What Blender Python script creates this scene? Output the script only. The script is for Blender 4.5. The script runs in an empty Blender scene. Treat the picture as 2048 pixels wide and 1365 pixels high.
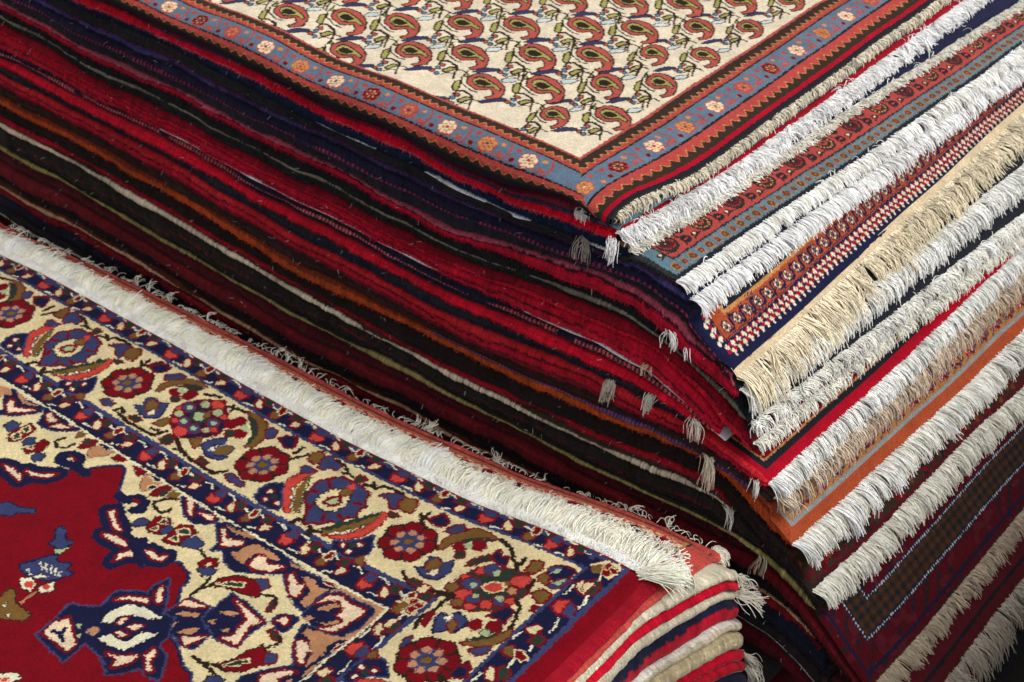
import bpy, math, random
import numpy as np
from mathutils import Matrix

# ------------------------------------------------------------------ camera, world, light, exposure
scene = bpy.context.scene
COL = scene.collection
CM = 0.01
cam_data = bpy.data.cameras.new('camera')
cam = bpy.data.objects.new('camera', cam_data)
COL.objects.link(cam)
cam_data.sensor_width = 36.0
cam_data.lens = 56.25
cam_data.clip_start = 0.05
cam_data.clip_end = 200.0
_x, _y, _z = (0.78100, 0.62380, 0.03008), (0.40116, -0.46416, -0.78970), (-0.47865, 0.62882, -0.61276)
_m = Matrix(((_x[0], -_y[0], -_z[0]), (_x[1], -_y[1], -_z[1]), (_x[2], -_y[2], -_z[2])))
_q = _m.to_quaternion()
cam.rotation_mode = 'QUATERNION'
cam.rotation_quaternion = _q
cam.location = (0.70372, -1.05144, 0.80577)
cam_data.dof.use_dof = True
cam_data.dof.focus_distance = 1.36
cam_data.dof.aperture_fstop = 18.0
scene.camera = cam

SUN_EL, SUN_AZ = 52.0, 75.0          # degrees; azimuth measured from +Y towards +X
world = bpy.data.worlds.new('World')
scene.world = world
world.use_nodes = True
wn, wl = world.node_tree.nodes, world.node_tree.links
bg = wn['Background']
sky = wn.new('ShaderNodeTexSky')
sky.sky_type = 'NISHITA'
sky.sun_disc = False
sky.sun_elevation = math.radians(SUN_EL)
sky.sun_rotation = math.radians(SUN_AZ)
sky.dust_density = 4.0
grey = wn.new('ShaderNodeHueSaturation')
grey.inputs['Saturation'].default_value = 0.12
wl.new(sky.outputs[0], grey.inputs['Color'])
wl.new(grey.outputs[0], bg.inputs['Color'])
bg.inputs['Strength'].default_value = 0.13
sun_data = bpy.data.lights.new('sun', 'SUN')
sun_data.energy = 1.0
sun_data.angle = math.radians(36)
sun_data.color = (1.0, 0.965, 0.91)
sun = bpy.data.objects.new('sun', sun_data)
COL.objects.link(sun)
sun.rotation_euler = (math.radians(90 - SUN_EL), 0, math.radians(180 - SUN_AZ))
sun.location = (0, 0, 3)
scene.view_settings.view_transform = 'Standard'
scene.view_settings.look = 'None'
scene.view_settings.exposure = 0.42
scene.view_settings.gamma = 1.0
scene.view_settings.use_curve_mapping = False
scene.render.engine = 'CYCLES'
scene.cycles.max_bounces = 5
scene.cycles.diffuse_bounces = 4

rng = np.random.default_rng(7)
random.seed(7)


# ------------------------------------------------------------------ measured heights and knot patterns (cm; motifs in 0.1 mm)
LAYER_Z = {
0: [[-67.1,-2.7],[-62.8,-2.9],[-39.2,-3.2],[-18.3,-2.9],[-10.7,-2.7],[-5.3,-1.3],[-1.6,-0.7],[0.4,-0.9]],
1: [[-67.2,-3.3],[-62.9,-3.4],[-39.2,-3.6],[-18.3,-3.7],[-10.6,-3.8],[-5.7,-3.0],[-1.5,-2.3]],
2: [[-67.2,-3.4],[-62.9,-3.5],[-39.2,-3.7],[-18.3,-3.8],[-10.6,-4.0],[-6.9,-3.7],[-2.7,-3.1],[0.9,-2.3]],
3: [[-71.9,-5.1],[-63.2,-4.8],[-39.4,-5.3],[-18.3,-5.4],[-8.7,-5.1],[0.3,-4.1],[1.9,-3.9]],
4: [[-76.5,-5.8],[-63.3,-5.5],[-39.4,-6.6],[-18.3,-6.3],[-8.6,-6.3],[0.4,-5.4],[3.0,-5.2],[4.7,-4.9]],
5: [[-81.4,-7.1],[-63.5,-7.1],[-39.5,-7.5],[-18.3,-7.3],[-5.5,-6.4],[0.5,-5.9],[5.4,-5.3],[8.7,-5.8]],
6: [[-84.0,-8.0],[-63.7,-8.4],[-39.6,-8.6],[-18.3,-8.3],[-2.4,-7.3],[5.5,-6.4],[9.6,-7.6]],
7: [[-91.9,-10.7],[-64.1,-11.0],[-39.8,-11.2],[-18.2,-11.5],[0.7,-8.5],[5.3,-8.5],[9.6,-9.6],[12.5,-11.4],[14.9,-12.6],[16.3,-13.0]],
8: [[-92.2,-11.6],[-64.3,-11.7],[-39.8,-12.1],[-18.2,-12.5],[0.9,-11.0],[4.4,-10.8],[8.8,-12.3],[12.9,-14.2],[17.4,-15.5]],
9: [[-92.8,-14.1],[-64.8,-15.0],[-40.1,-15.5],[-18.2,-15.0],[-2.0,-13.3],[4.6,-12.6],[9.0,-13.6],[14.2,-15.5],[16.4,-17.1],[19.7,-18.8]],
10: [[-93.2,-15.4],[-65.0,-16.5],[-40.2,-16.6],[-18.2,-16.4],[1.2,-14.7],[7.2,-14.7],[13.3,-17.4],[16.4,-19.5],[19.2,-20.8]],
11: [[-93.8,-17.7],[-65.2,-17.5],[-40.3,-18.1],[-18.2,-17.7],[-6.5,-17.6],[1.3,-16.8],[7.4,-17.5],[11.7,-18.9],[16.0,-20.9]],
12: [[-94.2,-19.3],[-65.4,-18.9],[-40.4,-20.1],[-18.2,-20.1],[1.4,-18.4],[8.2,-18.9],[13.5,-19.5],[15.9,-20.2]],
13: [[-94.4,-20.2],[-65.6,-20.1],[-40.5,-20.8],[-18.2,-20.9],[1.6,-19.7],[8.9,-20.0],[13.6,-20.3]],
14: [[-94.7,-21.4],[-65.8,-21.5],[-40.6,-22.8],[-18.2,-22.8],[1.6,-20.6],[9.0,-21.0],[13.7,-21.3]],
15: [[-95.2,-23.1],[-66.2,-23.7],[-40.7,-24.8],[-18.1,-24.9],[1.8,-23.4],[8.0,-22.7],[13.9,-22.8],[17.2,-23.1],[19.8,-23.7],[21.9,-24.2]],
16: [[-95.7,-25.0],[-66.4,-25.0],[-40.9,-26.6],[-18.1,-26.1],[1.9,-24.7],[8.1,-23.8],[14.0,-23.9],[17.3,-24.2],[20.0,-24.9],[22.9,-26.2]],
17: [[-96.1,-26.4],[-66.7,-26.6],[-41.0,-28.3],[-18.1,-27.3],[2.1,-26.3],[8.2,-25.2],[12.7,-24.7],[17.0,-25.5],[20.6,-28.0],[24.3,-29.7],[25.3,-30.1]],
18: [[-96.5,-28.1],[-66.9,-28.3],[-41.1,-29.6],[-18.1,-29.8],[2.2,-28.0],[8.4,-26.9],[14.4,-26.6],[16.8,-27.3],[20.8,-29.9],[25.1,-32.7],[28.3,-34.8]],
19: [[-96.8,-29.2],[-67.1,-29.0],[-41.1,-30.2],[-18.1,-30.3],[2.3,-28.8],[8.5,-27.8],[16.6,-27.5],[18.7,-28.0]],
20: [[-97.0,-29.9],[-67.2,-29.9],[-41.2,-31.3],[-18.1,-31.1],[2.4,-30.1],[8.6,-29.5],[16.7,-28.6],[19.4,-28.9]],
21: [[-97.9,-33.3],[-67.8,-33.6],[-41.4,-34.2],[-18.1,-33.2],[2.6,-32.4],[11.9,-31.6],[16.1,-31.2],[20.9,-31.6],[24.7,-32.6],[26.9,-33.5],[29.5,-35.6]],
22: [[-98.1,-34.0],[-67.9,-34.5],[-41.5,-35.1],[-18.1,-34.0],[2.6,-33.3],[12.0,-32.3],[17.0,-31.9],[20.4,-32.1],[22.8,-32.5],[24.9,-33.4],[27.1,-34.6],[29.7,-36.6]],
23: [[-98.8,-36.6],[-68.3,-36.9],[-41.6,-37.3],[23.0,-33.9],[27.3,-35.8],[29.9,-38.0]],
24: [[-99.3,-38.6],[-68.6,-38.6],[-41.8,-39.1],[23.2,-35.4],[27.6,-37.4],[30.5,-39.7],[33.3,-41.3]],
25: [[-99.7,-40.1],[-68.8,-39.8],[-41.9,-40.5],[23.4,-36.8],[27.7,-38.4],[31.7,-41.4]],
26: [[-100.1,-41.5],[-69.0,-41.2],[-41.9,-41.5],[21.7,-38.1],[23.6,-37.9],[27.7,-38.8],[30.2,-39.9]],
27: [[-100.3,-42.5],[-69.1,-42.0],[-42.0,-42.6],[21.7,-38.7],[23.7,-38.7],[27.8,-39.6],[31.0,-40.8]],
28: [[-101.0,-44.9],[-69.6,-44.6],[-42.2,-45.2],[21.8,-41.9],[24.8,-42.0],[28.5,-43.2],[31.7,-44.8]],
29: [[-101.5,-46.8],[-69.9,-46.6],[-42.3,-46.9],[21.9,-43.0],[25.0,-43.2],[28.1,-44.4],[31.4,-46.6]],
30: [[-102.2,-49.7],[-70.3,-49.1],[-42.5,-49.4],[22.2,-45.3],[26.6,-46.0],[30.5,-48.1]]}
MOTIF_P = [
[0,1,4,22,16,-429,-116,-236,-258,-122,-319,49,-335,146,-257,227,-194,324,-76,322,26,337,253,277,251,197,352,109,310,54,364,-64,295,-111,289,-242,188,-235,164,-328,81,-359],
[1,4,-1,14,-131,-142,-105,-228],
[1,4,-1,14,98,-220,135,-297],
[1,4,-1,14,212,-142,291,-165],
[1,4,-1,14,216,94,288,117],
[1,4,-1,14,2,240,-21,305],
[1,4,-1,14,-162,129,-253,202],
[1,4,-1,14,-221,9,-283,-7],
[0,2,11,12,-95,-91,-123,8,-69,112,55,143,123,31,114,-79,34,-134],
[0,8,4,30,-42,-55,-27,8,24,55,77,0,34,-56],
[0,6,4,12,-26,127,-22,224,68,231,86,150,36,103],
[0,5,-1,0,-45,248,-17,321,60,279,56,223],
[0,5,4,10,-582,-182,-636,-30,-606,100,-524,238,-480,254,-502,115,-504,-22,-444,-142,-329,-276,-216,-408,-278,-424,-432,-320],
[0,6,-1,0,-193,-392,-353,-213,-440,-87,-477,50,-507,180,-473,176,-406,18,-318,-111,-217,-252,-159,-369],
[0,7,-1,0,-159,-369,-217,-252,-318,-111,-400,22,-478,181,-443,155,-408,70,-360,21,-358,-31,-289,-91,-281,-138,-219,-201,-195,-264,-130,-349],
[0,10,11,9,-463,-102,-452,-116,-450,-129,-458,-134,-473,-131,-489,-119,-499,-104,-501,-92,-493,-86,-478,-90],
[0,10,11,9,-377,-203,-366,-218,-365,-230,-373,-236,-387,-232,-402,-221,-413,-206,-415,-194,-407,-188,-392,-192],
[0,10,11,9,-277,-307,-267,-321,-265,-333,-273,-339,-287,-335,-303,-324,-313,-309,-315,-297,-307,-292,-292,-295],
[0,1,4,14,-607,140,-669,223,-649,264,-580,255,-480,254,-535,189],
[0,5,4,10,289,-456,394,-410,492,-318,554,-188,587,-65,583,60,571,154,619,161,671,44,675,-80,644,-226,564,-355,415,-432],
[0,6,-1,0,170,-450,291,-342,346,-204,453,-80,500,29,540,107,564,162,589,13,556,-111,486,-234,380,-357,282,-449],
[0,7,-1,0,178,-419,285,-296,287,-181,339,-196,393,-95,378,-29,431,-56,475,37,461,92,513,76,549,178,561,83,468,-95,375,-234,313,-365],
[0,10,11,9,407,-338,412,-348,409,-359,399,-365,386,-366,376,-360,371,-350,374,-339,384,-333,396,-332],
[0,10,11,9,487,-246,491,-256,488,-267,478,-273,466,-274,455,-268,451,-258,454,-247,464,-241,476,-240],
[0,10,11,9,564,-131,568,-141,565,-151,555,-158,543,-158,532,-152,527,-142,531,-132,540,-125,553,-125],
[1,11,-1,35,-109,-514,-98,-430,-25,-406],
[1,11,-1,40,180,-556,107,-443],
[1,11,-1,30,132,-488,237,-442],
[0,0,1,15,-708,-428,-772,-289,-729,-175,-623,-102,-566,-198,-422,-340,-355,-425,-452,-465,-637,-459],
[0,10,4,16,-631,-256,-621,-271,-624,-287,-637,-295,-656,-295,-673,-284,-682,-269,-680,-253,-667,-245,-648,-245],
[0,10,4,16,-575,-378,-566,-393,-568,-408,-581,-417,-600,-416,-617,-406,-627,-391,-624,-376,-611,-367,-592,-368],
[0,10,4,16,-422,-353,-413,-368,-416,-383,-429,-392,-447,-391,-464,-381,-473,-366,-471,-351,-458,-342,-439,-343],
[0,7,-1,0,-523,-289,-508,-313,-510,-336,-528,-348,-555,-345,-581,-329,-597,-305,-595,-282,-577,-270,-549,-273],
[0,0,1,15,476,-514,466,-447,570,-400,667,-309,723,-172,837,-315,872,-412,825,-517,688,-563,543,-565],
[0,10,4,16,585,-439,592,-454,590,-469,577,-477,560,-476,545,-467,537,-452,540,-438,552,-429,569,-430],
[0,10,4,16,705,-479,712,-494,709,-508,697,-517,680,-516,665,-506,657,-492,660,-477,672,-469,689,-470],
[0,10,4,16,735,-336,742,-351,740,-366,727,-374,710,-374,695,-364,687,-349,690,-334,702,-326,719,-327],
[0,7,-1,0,686,-382,698,-405,694,-428,675,-441,648,-440,624,-425,612,-401,616,-379,635,-366,662,-367],
[0,6,4,12,803,-532,853,-450,921,-523,937,-559,855,-568],
[0,1,4,16,353,332,435,427,554,481,618,367,633,248,570,257,471,346],
[0,6,4,16,610,336,594,456,715,486,784,428,798,309,690,287],
[0,6,4,16,-708,364,-737,456,-679,540,-608,488,-562,379,-622,338],
[0,1,4,16,-513,328,-592,471,-523,545,-434,493,-337,474,-309,383,-405,401,-448,303],
[0,7,4,20,-44,411,-40,468,54,450,34,410,-5,370],
[1,11,-1,25,-426,526,-301,498,-170,422,-95,404],
[1,11,-1,25,-237,390,-178,430],
[1,11,-1,28,85,376,182,415,249,394,275,478,413,492,527,489],
[1,11,-1,20,136,465,247,406],
[0,7,4,14,616,185,706,208,750,199,696,137],
[0,0,4,18,1027,337,1067,415,1095,486,1148,445,1209,436,1180,366,1203,318,1117,335],
[0,0,4,18,-1212,442,-1159,511,-1072,548,-980,415,-1042,354,-1139,410],
[1,11,-1,28,903,355,1006,247],
[1,11,-1,28,957,417,982,306]]
MOTIF_M = [
[0,0,4,15,-307,-90,-303,65,-183,237,4,369,222,205,337,57,371,-94,266,-293,30,-392,-198,-246],
[0,5,4,13,-211,-15,-192,-46,-196,-78,-222,-99,-260,-100,-296,-82,-315,-51,-311,-19,-285,2,-247,3],
[0,1,4,13,-159,81,-133,39,-139,-4,-174,-31,-225,-33,-272,-8,-298,33,-293,76,-257,104,-206,106],
[0,8,-1,0,-181,63,-168,42,-171,21,-189,7,-214,6,-238,19,-251,39,-248,61,-231,75,-205,76],
[0,8,4,13,-65,222,-46,191,-50,158,-77,138,-115,136,-150,155,-169,187,-165,219,-139,240,-101,241],
[0,5,4,13,55,317,81,275,75,232,40,204,-11,203,-58,228,-84,270,-78,314,-43,341,8,343],
[0,8,4,13,158,215,179,180,173,145,145,122,103,120,64,141,43,176,48,212,77,235,119,236],
[0,5,4,13,242,185,254,164,251,143,234,129,209,128,186,140,173,161,176,183,194,196,219,197],
[0,1,4,13,260,55,284,14,278,-28,244,-55,194,-57,148,-33,123,8,130,51,164,78,214,80],
[0,8,-1,0,238,38,250,17,247,-4,230,-18,205,-19,182,-6,170,14,173,35,190,49,215,50],
[0,8,4,13,259,-94,272,-116,269,-138,250,-153,224,-154,199,-141,186,-119,189,-96,208,-82,234,-81],
[0,5,4,13,326,-41,339,-63,336,-86,317,-100,291,-101,266,-88,253,-66,256,-43,275,-29,302,-28],
[0,1,4,13,163,-146,190,-190,183,-235,146,-264,93,-266,43,-241,16,-197,22,-152,59,-122,113,-120],
[0,8,-1,0,139,-165,152,-187,149,-210,130,-224,104,-225,79,-213,65,-191,68,-168,87,-153,114,-152],
[0,1,4,13,-12,-130,15,-174,8,-219,-29,-249,-83,-251,-134,-225,-161,-181,-155,-136,-117,-106,-63,-104],
[0,8,-1,0,-37,-149,-23,-171,-26,-194,-45,-209,-72,-210,-97,-197,-111,-175,-108,-152,-89,-137,-62,-136],
[0,5,4,13,83,-268,109,-310,103,-353,67,-381,16,-383,-32,-359,-58,-317,-52,-274,-16,-245,35,-243],
[0,5,4,13,-129,-198,-115,-220,-118,-243,-137,-258,-164,-259,-190,-246,-204,-224,-201,-201,-182,-186,-154,-185],
[0,8,4,13,-169,-79,-150,-110,-154,-142,-180,-162,-218,-164,-254,-146,-273,-115,-269,-83,-243,-62,-204,-61],
[0,8,7,30,51,40,77,0,73,-40,41,-65,-6,-65,-52,-41,-77,-1,-73,40,-42,65,6,65],
[0,6,4,10,-1,90,11,160,88,69,58,16],
[0,1,0,12,-734,-305,-644,-265,-721,-140,-659,-76,-539,-121,-457,-56,-376,-206,-351,-307,-465,-382,-606,-357],
[0,6,4,8,-571,-299,-665,-189,-643,-110,-539,-121,-471,-220],
[0,10,4,8,-508,-335,-498,-236,-444,-260,-453,-334],
[0,1,0,12,374,-324,375,-236,456,-114,508,-73,549,-142,478,-213,510,-302,627,-352,743,-275,719,-360,559,-406],
[0,6,1,12,572,-340,534,-226,609,-139,693,-129,702,-265],
[0,10,-1,0,476,-329,491,-246,566,-315],
[0,6,4,12,346,394,503,427,675,383,819,201,842,17,757,-51,765,71,706,229,560,351],
[0,7,-1,0,369,351,491,357,611,302,728,188,770,47,746,-30,687,126,524,263],
[0,6,4,12,-750,24,-797,145,-734,291,-622,395,-455,447,-332,416,-466,375,-628,278,-711,150,-707,26],
[0,7,-1,0,-672,196,-493,359,-326,390,-369,287,-548,246],
[0,1,4,14,-830,215,-883,302,-783,397,-675,401,-671,357],
[0,1,4,14,747,291,772,370,846,369,900,264,858,203],
[0,3,4,14,416,178,436,143,430,106,400,82,357,80,318,101,298,136,304,173,334,197,377,199],
[0,3,4,14,459,266,477,236,471,204,446,184,409,182,376,200,358,231,363,262,389,283,426,284],
[0,3,4,14,615,123,636,86,630,48,598,23,554,21,514,43,493,79,499,117,531,142,575,144],
[0,7,4,14,514,43,531,13,526,-18,500,-39,464,-40,431,-23,414,7,419,38,445,58,481,60],
[0,3,4,14,-512,165,-492,134,-497,102,-523,81,-562,79,-598,97,-617,128,-613,161,-586,182,-547,183],
[0,3,4,14,-332,265,-314,234,-318,202,-345,181,-383,180,-418,198,-437,229,-433,261,-406,282,-368,284],
[0,3,4,14,-336,194,-318,165,-323,134,-348,115,-384,113,-417,130,-435,160,-431,190,-406,210,-370,211],
[0,7,4,14,-412,78,-395,51,-400,22,-423,4,-457,2,-488,18,-505,45,-501,74,-478,92,-444,94],
[0,8,-1,0,571,206,589,175,586,144,561,125,526,125,492,143,474,174,478,205,502,224,538,225],
[0,8,-1,0,-478,223,-460,196,-464,169,-486,151,-518,150,-549,167,-567,194,-564,221,-541,239,-509,239],
[1,11,-1,30,-763,-512,-583,-550,-358,-551,-154,-537,-91,-400],
[1,11,-1,22,-265,-478,-161,-454,-131,-519],
[1,11,-1,30,105,-420,265,-525,473,-559,646,-563,828,-558,908,-440],
[1,11,-1,20,191,-554,327,-504],
[1,11,-1,30,-255,304,-163,362,-85,392],
[1,11,-1,30,99,321,176,351,322,375],
[1,11,-1,25,140,384,205,282],
[1,11,-1,35,-842,-513,-814,-430,-735,-459],
[0,7,4,16,-629,-481,-574,-423,-464,-441,-492,-493],
[0,7,4,16,-44,-538,-16,-428,65,-423,97,-528,20,-575],
[0,6,4,12,209,-338,287,-233,357,-337,359,-407],
[0,6,4,12,-319,-402,-269,-242,-171,-270,-188,-372],
[0,7,4,14,518,-523,531,-457,661,-481,663,-521],
[0,1,4,14,946,-495,987,-436,1112,-478,1217,-480,1234,-535,1099,-542,1006,-531],
[0,1,4,14,-1117,-484,-1065,-412,-930,-429,-928,-489,-1036,-513],
[0,0,4,18,-1133,299,-1092,365,-1038,440,-946,398,-958,308,-1040,259],
[0,0,4,18,969,287,1001,369,1116,398,1195,256,1101,228],
[1,11,-1,30,1272,200,1288,327],
[1,11,-1,25,1325,127,1393,221,1415,280]]
MOTIF_C = [
[0,7,4,15,206,-2417,225,-2201,288,-2017,520,-1896,757,-1867,860,-1918,901,-2072,887,-2236,824,-2396,650,-2536,420,-2591,365,-2467],
[0,5,4,12,307,-2185,319,-2214,310,-2240,283,-2255,249,-2251,220,-2231,208,-2203,217,-2176,244,-2161,279,-2165],
[0,5,4,12,376,-2033,387,-2062,377,-2090,348,-2105,313,-2102,284,-2082,272,-2053,283,-2025,311,-2010,347,-2013],
[0,1,4,12,492,-1948,508,-1993,492,-2036,450,-2061,397,-2060,353,-2029,336,-1984,352,-1941,396,-1917,449,-1920],
[0,1,4,12,455,-2206,472,-2255,453,-2303,405,-2332,343,-2330,293,-2297,275,-2248,295,-2201,346,-2173,408,-2176],
[0,6,4,12,290,-2349,304,-2384,291,-2418,256,-2436,212,-2434,176,-2410,162,-2375,175,-2342,211,-2323,255,-2325],
[0,5,4,12,480,-2365,491,-2405,468,-2449,420,-2478,363,-2481,320,-2457,308,-2416,332,-2374,383,-2346,439,-2343],
[0,1,4,12,588,-2388,601,-2423,588,-2459,554,-2480,511,-2479,476,-2457,462,-2421,475,-2385,510,-2364,553,-2365],
[0,6,4,12,477,-2500,487,-2530,475,-2560,444,-2579,407,-2580,376,-2560,365,-2530,378,-2500,410,-2483,447,-2482],
[0,5,4,12,610,-2484,619,-2510,607,-2536,579,-2553,546,-2555,521,-2539,512,-2514,524,-2487,552,-2470,585,-2469],
[0,5,4,12,737,-2373,747,-2405,732,-2438,698,-2459,657,-2461,626,-2441,615,-2409,630,-2376,664,-2355,705,-2353],
[0,1,4,12,808,-2285,823,-2322,814,-2356,784,-2375,744,-2371,710,-2345,694,-2308,703,-2274,733,-2255,774,-2259],
[0,5,4,12,882,-2234,891,-2260,881,-2285,856,-2301,826,-2300,801,-2284,792,-2259,802,-2233,827,-2218,858,-2218],
[0,9,4,12,814,-2108,824,-2136,815,-2162,790,-2178,758,-2176,732,-2158,722,-2130,731,-2103,756,-2088,788,-2090],
[0,6,4,12,702,-2064,713,-2089,708,-2112,688,-2125,661,-2121,637,-2104,627,-2079,632,-2055,652,-2043,679,-2046],
[0,5,4,12,847,-1926,863,-1977,841,-2028,789,-2060,727,-2060,678,-2029,661,-1978,683,-1926,736,-1894,799,-1894],
[0,5,2,12,674,-2133,682,-2173,655,-2218,603,-2250,546,-2257,505,-2237,497,-2197,524,-2152,576,-2120,634,-2113],
[0,8,-1,0,516,-1986,524,-2008,518,-2029,499,-2040,475,-2039,454,-2024,445,-2002,452,-1982,471,-1970,495,-1972],
[0,8,-1,0,438,-2233,447,-2254,440,-2275,421,-2286,397,-2284,376,-2269,366,-2247,373,-2227,393,-2217,417,-2219],
[0,8,-1,0,545,-2349,554,-2370,547,-2390,529,-2402,505,-2400,485,-2387,476,-2366,482,-2346,501,-2334,525,-2335],
[0,8,-1,0,770,-2264,779,-2285,772,-2305,754,-2316,730,-2315,710,-2301,702,-2280,708,-2260,727,-2248,751,-2250],
[0,6,4,12,-275,-1993,-316,-1844,-280,-1702,-160,-1554,-16,-1541,175,-1589,28,-1616,-102,-1708,-203,-1834,-227,-1968],
[0,7,-1,0,-203,-1834,-102,-1708,66,-1621,189,-1606,87,-1688,-70,-1746,-131,-1858],
[0,1,4,16,-392,-1735,-384,-1619,-294,-1560,-224,-1624,-304,-1715],
[0,3,4,14,-46,-1825,-30,-1862,-41,-1896,-74,-1914,-118,-1908,-155,-1882,-172,-1845,-161,-1811,-127,-1793,-83,-1798],
[0,3,4,14,114,-1729,129,-1767,118,-1801,85,-1818,41,-1813,4,-1786,-12,-1749,0,-1715,33,-1697,77,-1703],
[0,7,4,14,31,-1933,44,-1964,35,-1991,7,-2006,-28,-2002,-59,-1981,-72,-1950,-63,-1922,-35,-1908,1,-1912],
[0,8,-1,0,5,-1779,17,-1807,7,-1833,-19,-1847,-53,-1843,-81,-1824,-92,-1796,-83,-1770,-57,-1756,-23,-1759],
[0,7,4,16,152,-2054,154,-1935,244,-1840,318,-1849,241,-1960,182,-2050],
[0,0,4,18,279,-1822,284,-1724,374,-1796,431,-1763,484,-1871,392,-1880],
[0,1,0,12,-281,-2307,-196,-2285,-261,-2130,-171,-2095,-73,-2149,-14,-2047,68,-2215,32,-2350,-105,-2389],
[0,6,4,8,-170,-2295,-219,-2179,-176,-2109,-98,-2139,-52,-2233],
[0,10,4,8,-119,-2333,-87,-2232,-23,-2263,-37,-2329],
[0,1,0,14,507,-2959,401,-2799,384,-2721,496,-2718,524,-2636,658,-2661,696,-2745,667,-2806,664,-2860,603,-2845],
[0,10,-1,0,453,-2745,493,-2677,541,-2734,511,-2774],
[0,6,4,10,547,-2816,531,-2740,585,-2728,644,-2798,649,-2880],
[0,6,4,18,697,-1811,678,-1683,773,-1649,805,-1722,777,-1831],
[0,0,4,12,874,-1749,874,-1645,983,-1579,1117,-1589,1107,-1744,1010,-1803],
[0,1,-1,0,873,-1727,880,-1653,976,-1590,988,-1691],
[0,8,-1,0,912,-1737,929,-1675,978,-1635,973,-1712],
[0,1,4,12,1014,-1891,1030,-1768,1139,-1724,1132,-1841,1075,-1910],
[0,8,-1,0,1014,-1850,1042,-1783,1100,-1725,1101,-1820],
[0,6,4,12,845,-1836,863,-1756,954,-1792,981,-1889,897,-1883],
[0,6,4,20,955,-2061,995,-1970,1099,-1973,1114,-2063,1094,-2119],
[0,4,-1,0,1073,-2274,1037,-2187,1112,-2163,1137,-2256],
[0,6,4,12,804,-2931,906,-2846,1008,-2740,1066,-2620,1111,-2529,1132,-2663,1084,-2797,957,-2907],
[0,7,-1,0,791,-2897,893,-2791,995,-2686,995,-2569,1033,-2578,1046,-2633,1002,-2734,906,-2846],
[0,1,4,14,944,-2967,1004,-2888,1085,-2817,1089,-2917,1028,-2993],
[0,3,4,14,816,-2648,829,-2681,819,-2712,789,-2731,751,-2730,720,-2709,707,-2676,717,-2644,747,-2626,785,-2627],
[0,3,4,14,984,-2576,998,-2611,986,-2645,954,-2665,913,-2664,880,-2641,866,-2606,878,-2571,910,-2551,951,-2553],
[0,8,7,10,967,-2682,974,-2707,961,-2734,933,-2751,900,-2753,875,-2739,868,-2714,881,-2688,909,-2670,942,-2668],
[0,0,4,18,798,-2520,841,-2417,880,-2328,958,-2367,977,-2527,899,-2490],
[1,11,-1,28,-342,-2433,-183,-2534,-10,-2556,158,-2555,335,-2471],
[1,11,-1,28,-28,-2497,130,-2503,318,-2470],
[1,11,-1,28,342,-2479,302,-2568,315,-2737,255,-2857,313,-2998],
[1,11,-1,28,199,-1576,362,-1635,488,-1752,583,-1811,609,-1865],
[1,11,-1,28,596,-1827,581,-1684],
[1,11,-1,28,886,-2215,964,-2254,1048,-2440,1074,-2552],
[1,11,-1,28,848,-1902,865,-2027],
[0,7,4,14,-211,-2503,-185,-2454,-55,-2466,-83,-2531],
[0,4,4,10,317,-2910,283,-2776,326,-2731,370,-2838,389,-2935],
[0,0,4,18,-649,-1684,-598,-1598,-587,-1527,-514,-1592,-467,-1585,-471,-1663,-520,-1709],
[0,0,4,18,1003,-3315,1018,-3205,1029,-3088,1090,-3180,1084,-3283],
[0,1,4,14,368,-3264,337,-3155,367,-3097,407,-3179,414,-3279]]
MOTIF_U = [
[0,5,4,16,-38,-87,-77,15,18,43,101,-11,46,-90],
[0,1,4,12,-58,38,-44,128,47,123,86,36,20,21],
[1,10,-1,12,84,122,155,132,247,89],
[1,10,-1,12,136,-100,207,-90,269,-91],
[0,2,4,18,243,-23,229,54,319,14,359,-60,308,-80],
[0,7,4,14,295,70,319,129,398,109,431,32,374,8],
[1,10,-1,12,433,61,504,38,549,54],
[0,6,4,14,526,-89,525,-5,598,2,642,-67,576,-111],
[0,1,-1,0,537,3,533,71,610,52,606,-7],
[0,3,2,12,561,20,549,96,600,130,638,43,609,-10],
[1,10,-1,12,664,89,729,70],
[0,7,4,16,762,14,754,107,852,117,858,36],
[0,2,4,16,830,-80,833,0,923,11,920,-52,865,-97],
[1,10,-1,12,929,85,993,100,1096,59],
[1,10,-1,12,706,-135,794,-104]]
MOTIF_RED = [
[0,3,1,32,-5899,-3760,-5349,-3979,-5082,-4001,-4959,-3851,-4802,-3865,-4663,-3866,-4492,-3893,-4477,-3801,-4536,-3738,-4396,-3655,-4286,-3513,-4267,-3332,-4217,-3265,-4103,-3286,-4104,-3176,-4009,-3073,-3885,-2976,-3823,-3010,-3672,-3192,-3612,-3279,-3530,-3295,-3471,-3381,-3478,-3517,-3388,-3628,-3246,-3745,-3289,-3918,-3167,-3846,-2936,-3815,-2878,-3967,-2763,-4096,-2740,-4031,-2694,-3899,-2655,-3845,-2575,-3880,-2513,-3881,-2483,-3786,-2384,-3664,-2279,-3616,-2106,-3664,-2017,-3744,-2013,-3834,-1903,-3966,-1806,-4103,-1760,-4294]]
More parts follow.
